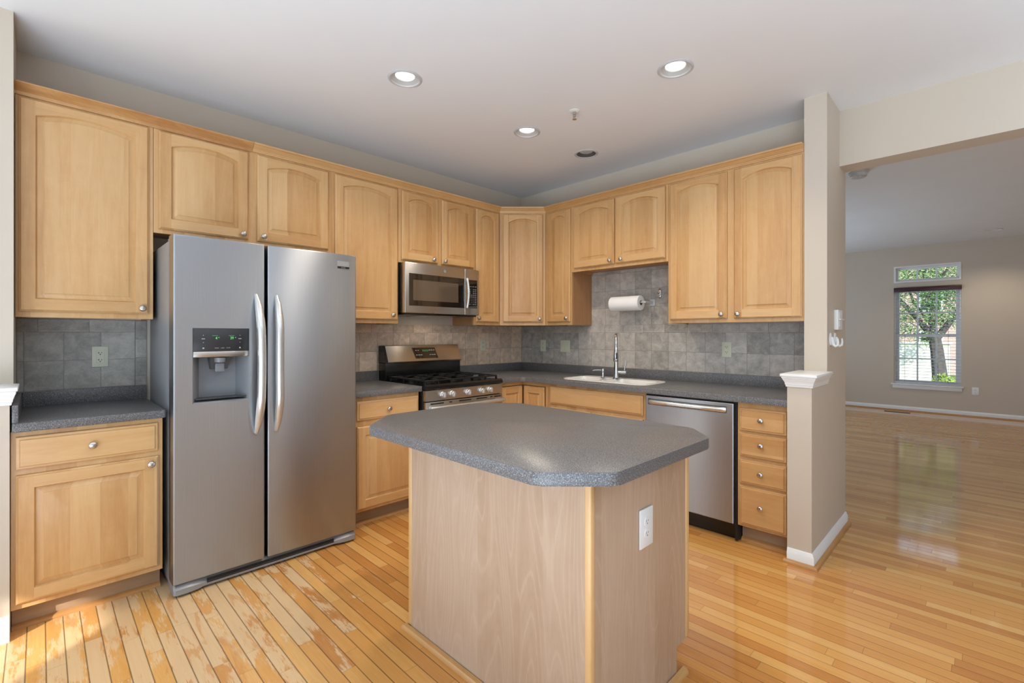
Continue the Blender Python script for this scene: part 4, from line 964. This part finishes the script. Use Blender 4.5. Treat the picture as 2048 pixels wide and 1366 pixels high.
mb = MB(FB); mb.tube([(63.1, TD+0.3, 63.4), (63.1, TD+0.9, 63.0), (63.1, TD+1.3, 63.1)], [0.22, 0.2, 0.2], 10); mb.lathe((63.1, TD+1.2, 63.1), (0, 1, 0.1), [(0, 0.2), (0.1, 0.4), (0.4, 0.42), (0.6, 0.2)], 14); mb.build('peg', 'chrome', t)

# ------------------------------------------------------------------ island
t = thing('kitchen_island', 'pale wood laminate kitchen island cabinet under a grey top', 'island', (87, -85.5, 0))
IX0, IX1, IY0, IY1 = 68.6, 106.3, -98.0, -73.6
MB().box(IX0+0.9, IX1-0.9, IY0+0.3, IY1, 4.4, 33.9).build('carcass', 'side_ply', t, smooth=False)
MB().box(IX0+0.6, IX1-0.6, IY0, IY0+0.25, 0.05, 33.92).build('back_panel', 'laminate', t, smooth=False)
for x0, x1 in ((IX1-0.28, IX1), (IX0+0.0, IX0+0.28)):
    mb = MB(Frame((0, 0), (0, 1), (1, 0)))
    mb.loft([[(IY0+0.6, d, 0.05), (-76.75, d, 0.05), (-76.75, d, 4.4), (IY1-0.35, d, 4.4), (IY1-0.35, d, 33.92), (IY0+0.6, d, 33.92)] for d in (x0, x1)])
    mb.build('end_panel', 'laminate', t, smooth=False)
for x, y in ((IX1, IY0), (IX0, IY0)):
    s = 1 if x == IX1 else -1
    mb = MB(); a, b = (x-0.85*s, x+0.12*s); mb.box(min(a, b), max(a, b), y-0.12, y+0.85, 0.8, 33.93, bev=0.25, seg=3); mb.build('corner_moulding', 'edge', t)
for x in (IX1, IX0):
    s = 1 if x == IX1 else -1
    a, b = x-0.7*s, x+0.1*s; mb = MB(); mb.box(min(a, b), max(a, b), IY1-0.35, IY1+0.75, 4.5, 33.93, bev=0.2, seg=3); mb.build('corner_moulding', 'edge', t)
FIB = Frame((0, IY1-24.0), (-1, 0), (0, 1))
MB(FIB).box(-IX1+0.7, -IX0-0.7, 23.9, 24.4, 4.4, 33.9).build('face_frame', 'maple', t, smooth=False)
for a, b in ((-105.2, -87.8), (-87.2, -69.7)):
    drawer_front(FIB, a, b, 27.5, 33.0, t, d0=24.43, kn=((a+b)/2, 30.2)); door(FIB, a, b, 5.2, 26.5, t, d0=24.43, arch=0, top=2.2, bot=2.2, kn=((a+b)/2+6.5*(1 if a < -100 else -1), 25.2))
MB().box(IX0+0.4, IX1-0.4, -77.4, -76.8, 0.05, 4.38).build('toe_kick', 'toe', t, smooth=False)
SH = [(0.02, 0.02), (0.85, 0.02), (0.82, 0.4), (0.6, 0.72), (0.02, 0.85)]
mb = MB(); path_sweep(mb, [(IX0-0.12, -76.9), (IX0-0.12, IY0-0.12), (IX1+0.12, IY0-0.12), (IX1+0.12, -74.9)], [(-o, z) for o, z in SH]); mb.build('shoe_moulding', 'shoe', t)
# island top with clipped corners
def rounded_poly(pts, r, n=4):
    out = []; N = len(pts)
    for i in range(N):
        p = Vector(pts[i]); a = (Vector(pts[i-1])-p).normalized(); b = (Vector(pts[(i+1) % N])-p).normalized()
        ang = a.angle(b); tt = r/math.tan(ang/2); p0, p1 = p+a*tt, p+b*tt
        for k in range(n+1):
            q = k/n; out.append(tuple(p0*(1-q)**2+p*2*q*(1-q)+p1*q*q))
    return out
tx0, tx1, ty0, ty1 = 61.0, 110.6, -105.2, -70.2
pts = [(tx0+7.2, ty0), (tx1-6.2, ty0), (tx1, ty0+6.0), (tx1, ty1-5.2), (tx1-5.0, ty1), (tx0+6.6, ty1), (tx0, ty1-7.2), (tx0, ty0+7.6)]
mb = MB(); mb.prism(rounded_poly(pts, 1.6), CT0, CT1, bev=0.16)
tag(mb.build('worktop', 'counter'), 'grey speckled island worktop with clipped corners', 'worktop', 'grey laminate worktops')

# ------------------------------------------------------------------ ceiling fittings
def downlight(x, y, lit, label):
    t = thing('recessed_light', label, 'ceiling light', (x, y, ZC), 'recessed ceiling lights')
    mb = MB(); mb.lathe((x, y, ZC-0.02), (0, 0, -1), [(0, 3.75), (0.12, 3.72), (0.28, 3.4), (0.22, 3.1), (0.05, 3.0)], 32, cap=False); mb.build('trim_ring', 'rim', t)
    mb = MB(); mb.lathe((x, y, ZC-0.06), (0, 0, 1), [(0, 3.02), (0.25, 2.7), (0.55, 2.15), (0.75, 2.1)], 32, cap=False); mb.build('baffle', 'canwhite' if lit else 'greyref', t)
    mb = MB(); mb.lathe((x, y, ZC+0.74), (0, 0, 1), [(0, 2.12), (-0.06, 2.08), (-0.12, 1.6), (-0.14, 0.6)], 24); mb.build('lamp', 'lamp' if lit else 'unlit', t)
    if lit:
        d = bpy.data.lights.new('downlight_beam', 'SPOT'); d.energy = 42; d.spot_size = R(132); d.spot_blend = 0.7; d.color = (1.0, 0.86, 0.68); d.shadow_soft_size = 0.05
        o = bpy.data.objects.new('downlight_beam', d); COL.objects.link(o); o.location = (x*IN, y*IN, (ZC-0.3)*IN)
    return t
# holes for the cans are cut in the ceiling
ceil_l = [(46.45, -85.0, True, 'lit recessed ceiling light nearest the refrigerator'), (91.1, -46.35, True, 'lit recessed ceiling light nearest the column'),
          (91.0, -86.0, True, 'added recessed ceiling light above the island, out of view'),  # unseen fitting, added to lift the light on island and ceiling
          (46.55, -45.7, True, 'lit recessed ceiling light near the middle, in front of the microwave'), (48.8, -20.9, False, 'unlit grey recessed ceiling light above the sink')]
far_l = [(141.5, 224.0, True, 'lit recessed ceiling light in the living room')]
for a in ceil_l+far_l: downlight(*a)
def drill(name, pts, box):
    """rebuild a ceiling slab as bottom sheet with round holes plus a top slab"""
    old = bpy.data.objects[name]; me = old.data; bpy.data.objects.remove(old); bpy.data.meshes.remove(me)
    x0, x1, y0, y1 = box; mb = MB(); bm = mb.bm; es = []
    def ring(lp):
        vs = [mb.v(p) for p in lp]; return [bm.edges.new((vs[i], vs[(i+1) % len(vs)])) for i in range(len(vs))]
    es += ring([(x0, y0, ZC), (x1, y0, ZC), (x1, y1, ZC), (x0, y1, ZC)])
    for p in pts: es += ring([(p[0]+3.03*math.cos(2*math.pi*i/32), p[1]+3.03*math.sin(2*math.pi*i/32), ZC) for i in range(32)])
    bmesh.ops.triangle_fill(bm, use_beauty=True, use_dissolve=False, edges=es)
    for p in pts: mb.lathe((p[0], p[1], ZC), (0, 0, 1), [(0, 3.03), (4.0, 3.03)], 32, cap=False)
    mb.box(x0, x1, y0, y1, ZC+4.0, ZC+6)
    mb.build(name, 'ceil', None, False)['kind'] = 'structure'
drill('ceiling', ceil_l, (-8, 325, -300, 8.3)); drill('ceiling_living', far_l, (-8, 325, 8.3, 262))

t = thing('fire_sprinkler', 'small white sprinkler head on the kitchen ceiling', 'sprinkler', (63.8, -46.2, ZC))
mb = MB(); mb.lathe((63.8, -46.2, ZC-0.01), (0, 0, -1), [(0, 1.35), (0.1, 1.35), (0.22, 0.9), (0.22, 0.4)], 24); mb.build('escutcheon', 'white', t)
mb = MB(); mb.lathe((63.8, -46.2, ZC-0.2), (0, 0, -1), [(0, 0.42), (0.8, 0.42), (0.85, 0.3), (1.3, 0.28)], 16)
for s in (-1, 1): mb.tube([(63.8+s*0.35, -46.2, ZC-0.9), (63.8+s*0.4, -46.2, ZC-1.5), (63.8+s*0.12, -46.2, ZC-2.0)], 0.08, 8)
mb.build('frame', 'nickel', t)
MB().lathe((63.8, -46.2, ZC-2.0), (0, 0, -1), [(0, 0.2), (0.05, 0.55), (0.12, 0.55), (0.15, 0.2)], 16).build('deflector', 'nickel', t)
t = thing('smoke_detector', 'grey-white smoke detector on the living room ceiling behind the beam', 'smoke detector', (106.6, 60.2, ZC))
MB().lathe((106.6, 60.2, ZC-0.01), (0, 0, -1), [(0, 2.9), (0.5, 2.9), (0.6, 2.6), (1.7, 2.45), (1.95, 2.1), (2.0, 0.2)], 28).build('housing', 'rim', t, angle=40)
MB().lathe((107.3, 58.9, ZC-1.9), (0, 0, -1), [(0, 0.35), (0.15, 0.3)], 12).build('test_button', 'white', t)
t = thing('floor_vent', 'brown slotted floor vent by the living room baseboard', 'vent', (98, 245.6, 0))
MB().box(91.2, 104.3, 244.0, 247.4, 0.01, 0.16, bev=0.05, seg=1).build('frame', 'bronze', t)
mb = MB()
for i in range(20): mb.box(92.3+i*0.55, 92.6+i*0.55, 244.6, 246.8, 0.161, 0.175)
mb.build('slots', 'slot', t, smooth=False)

# ------------------------------------------------------------------ living-room windows and blind
def sash(name, x0, x1, z0, z1, cols, rows, y0, y1, fw, parent=None):
    mb = MB()
    mb.box(x0, x0+fw, y0, y1, z0, z1); mb.box(x1-fw, x1, y0, y1, z0, z1); mb.box(x0+fw, x1-fw, y0, y1, z0, z0+fw); mb.box(x0+fw, x1-fw, y0, y1, z1-fw, z1)
    o = mb.build(name, 'white', parent, False)
    m2 = MB(); ym = (y0+y1)/2
    for i in range(1, cols): u = x0+fw+(x1-x0-2*fw)*i/cols; m2.box(u-0.42, u+0.42, ym-0.35, ym+0.35, z0+fw, z1-fw)
    for j in range(1, rows): w = z0+fw+(z1-z0-2*fw)*j/rows; m2.box(x0+fw, x1-fw, ym-0.34, ym+0.34, w-0.42, w+0.42)
    m2.build('muntins', 'white', o, False)
    MB().box(x0+fw-0.1, x1-fw+0.1, ym-0.06, ym+0.06, z0+fw-0.1, z1-fw+0.1).build('pane', 'glass', o, False)
    return o
w = struct('window_1', (lambda m: (m.box(WX0+0.02, WX0+0.9, 257.4, 261.8, WZ0+0.02, WZ1-0.02), m.box(WX1-0.9, WX1-0.02, 257.4, 261.8, WZ0+0.02, WZ1-0.02), m.box(WX0+0.9, WX1-0.9, 257.4, 261.8, WZ1-0.9, WZ1-0.02), m.box(WX0+0.9, WX1-0.9, 257.4, 261.8, WZ0+0.02, WZ0+0.9), m)[-1])(MB()), 'white')
w['o_in'] = [0.0, 0.0, 0.0]
sash('upper_sash', WX0+0.92, WX1-0.92, 48.6, WZ1-0.92, 3, 2, 260.0, 261.3, 1.7, w)
sash('lower_sash', WX0+0.92, WX1-0.92, WZ0+0.92, 50.0, 3, 2, 258.6, 259.9, 1.7, w)
w2 = struct('window_2', (lambda m: (m.box(WX0+0.02, WX0+1.0, 256.0, 261.8, TZ0+0.02, TZ1-0.02), m.box(WX1-1.0, WX1-0.02, 256.0, 261.8, TZ0+0.02, TZ1-0.02), m.box(WX0+1.0, WX1-1.0, 256.0, 261.8, TZ1-1.0, TZ1-0.02), m.box(WX0+1.0, WX1-1.0, 256.0, 261.8, TZ0+0.02, TZ0+1.0), m)[-1])(MB()), 'white')
w2['o_in'] = [0.0, 0.0, 0.0]
sash('transom_sash', WX0+1.02, WX1-1.02, TZ0+1.02, TZ1-1.02, 3, 1, 258.8, 260.2, 1.2, w2)
mb = MB(); mb.box(WX0-1.4, WX1+1.0, 254.9, 258.6, 16.9, 17.7, bev=0.15); mb.box(WX0-0.6, WX1+0.3, 255.55, 256.28, 14.7, 16.9, bev=0.1)
struct('trim_window_sill', mb, 'white', smooth=True)
t = thing('window_blind', 'open horizontal slat blind with a dark cherry valance on the living room window', 'blind', (111.3, 256, 78))
MB().box(WX0+0.1, WX1+0.2, 254.6, 256.25, 77.7, 80.5, bev=0.25).build('valance', 'valance', t)
ns = 30
for i in range(ns):
    z = 20.2+i*(77.2-20.2)/(ns-1)
    mb = MB(); mb.loft([[(WX0+0.35, y, z+dz) for y, dz in ((256.45, 0), (257.4, 0.12), (258.35, 0), (258.35, -0.1), (257.4, 0.02), (256.45, -0.1))], [(WX1-0.35, y, z+dz) for y, dz in ((256.45, 0), (257.4, 0.12), (258.35, 0), (258.35, -0.1), (257.4, 0.02), (256.45, -0.1))]])
    mb.build('slat', 'slat', t, smooth=False)
MB().box(WX0+0.3, WX1-0.3, 256.5, 258.3, 18.3, 19.0, bev=0.1).build('bottom_rail', 'slat', t)
for x in (WX0+5.5, WX1-6.0):
    mb = MB(); mb.box(x-0.06, x+0.06, 256.42, 256.46, 18.6, 77.8); mb.box(x-0.06, x+0.06, 258.36, 258.4, 18.6, 77.8); mb.build('ladder_cord', 'label', t, smooth=False)

# ------------------------------------------------------------------ outside the window
def leafmat():
    k = NT('leaves'); o = k.obj(); f = k.noise(o, 5.0, 3); g = k.noise(o, 40.0, 1)
    c = k.ramp(k.math('ADD', k.math('MULTIPLY', f, 0.6), k.math('MULTIPLY', g, 0.4)), [(0.3, lin((58, 96, 56))), (0.5, lin((112, 150, 88))), (0.68, lin((184, 206, 136)))])
    return k.P(color=c, rough=0.5)
M['leaf'] = leafmat()
M['bark'] = plain('grey_bark', (92, 84, 80), 0.9, var=0.25, scale=14)
M['grass'] = plain('lawn_grass', (104, 134, 62), 0.9, var=0.3, scale=8)
M['siding'] = plain('cream_siding', (236, 230, 214), 0.7)
def brick():
    k = NT('red_brick'); x, y, z = k.sep(k.obj()); b = k.n('ShaderNodeTexBrick'); k.set(b.inputs['Vector'], k.comb(x, z)); b.inputs['Scale'].default_value = 4.0
    b.inputs['Color1'].default_value = lin((196, 150, 138)); b.inputs['Color2'].default_value = lin((206, 164, 150)); b.inputs['Mortar'].default_value = lin((206, 196, 188))
    return k.P(color=b.outputs[0], rough=0.85)
M['brick'] = brick()
M['roof'] = plain('grey_shingles', (110, 106, 104), 0.9, var=0.15, scale=6)
struct('ground', MB().box(-600, 800, 264, 1500, -26, -20), 'grass')
t = thing('garden_wall', 'long cream garden wall across the lawn seen through the blind', 'wall', (60, 620, -20))
MB().box(-200, 108, 612, 620, -20, 38).build('panel', 'siding', t, smooth=False)
MB().box(-202, 110, 610, 622, 38, 40.5).build('coping', 'white', t, smooth=False)
t = thing('brick_house', 'red brick town house behind the tree outside the window', 'house', (40, 1000, -20))
MB().box(-160, 160, 960, 1100, -20, 190).build('walls', 'brick', t, smooth=False)
MB().loft([[(-170, 950, 190), (170, 950, 190), (170, 1110, 190), (-170, 1110, 190)], [(-170, 1028, 270), (170, 1028, 270), (170, 1032, 270), (-170, 1032, 270)]]).build('roof', 'roof', t, smooth=False)
for x in (-90, -10, 70):
    for z in (10, 90):
        f = MB().box(x-16, x+16, 957, 960, z, z+46).build('window_frame', 'white', t, smooth=False); MB().box(x-13, x+13, 955.8, 957, z+3, z+43).build('pane', 'bglass', f, smooth=False)
t = thing('tree', 'leafy green tree with a forked grey trunk outside the living room window', 'tree', (104, 500, -20))
mb = MB(); rnd = random.Random(3)
trunk = [(106, 500, -20.5), (105, 500, 10), (103, 499, 34), (101, 498, 48)]
mb.tube(trunk, [7.5, 6.2, 5.4, 5.0], 10)
limbs = [[(101, 498, 46), (88, 497, 66), (70, 498, 92), (52, 500, 122)], [(101, 498, 46), (100, 496, 72), (94, 495, 104), (92, 494, 140)], [(102, 498, 44), (116, 500, 68), (132, 503, 96), (140, 504, 128)],
         [(88, 497, 66), (78, 490, 80), (60, 488, 86)], [(96, 496, 90), (110, 492, 112), (120, 490, 136)], [(99, 497, 60), (84, 505, 84), (76, 508, 116)]]
for l in limbs: mb.tube(l, [3.4, 2.5, 1.6, 0.7][:len(l)] if len(l) == 4 else [1.8, 1.2, 0.5], 8)
mb.build('trunk', 'bark', t)
mb = MB()
ctr = [(rnd.uniform(44, 142), rnd.uniform(470, 530), rnd.uniform(62, 150)) for _ in range(190)]
ctr += [(rnd.uniform(36, 96), rnd.uniform(480, 515), rnd.uniform(44, 70)) for _ in range(18)]
for cx, cy, cz in ctr:
    for _ in range(110):
        p = Vector((cx, cy, cz))+Vector((rnd.gauss(0, 6.5), rnd.gauss(0, 7), rnd.gauss(0, 4.2)))
        a = Vector((rnd.uniform(-1, 1), rnd.uniform(-1, 1), rnd.uniform(-0.6, 0.6))).normalized(); b = a.cross(Vector((rnd.uniform(-1, 1), rnd.uniform(-1, 1), rnd.uniform(-1, 1)))).normalized(); s = rnd.uniform(0.8, 1.6)
        n_ = a.cross(b)
        q = [p-a*s, p+b*s*0.45+n_*0.25*s, p+a*s, p-b*s*0.45+n_*0.25*s]
        try: mb.bm.faces.new([mb.bm.verts.new(v) for v in q])
        except ValueError: pass
mb.build('foliage', 'leaf', t, smooth=False)
t = thing('shrub', 'low yellow-green shrub on the lawn below the tree trunk', 'shrub', (118, 470, -20))
mb = MB()
for _ in range(700):
    th, ph, rr = rnd.uniform(0, 6.28), rnd.uniform(0, 1.57), rnd.uniform(0.5, 1)
    p = Vector((110+18*rr*math.cos(th)*math.cos(ph), 470+14*rr*math.sin(th)*math.cos(ph), -20+32*rr*math.sin(ph)))
    a = Vector((rnd.uniform(-1, 1), rnd.uniform(-1, 1), rnd.uniform(-1, 1))).normalized(); b = a.orthogonal().normalized(); s = rnd.uniform(1.2, 2.4)
    mb.bm.faces.new([mb.bm.verts.new(v) for v in (p-a*s, p+b*s*0.5, p+a*s, p-b*s*0.5)])
M['shrubleaf'] = plain('yellow_green_leaves', (150, 170, 70), 0.6, var=0.3, scale=20)
mb.build('foliage', 'shrubleaf', t, smooth=False)

for o in list(sc.objects):
    if 'o_in' in o: del o['o_in']
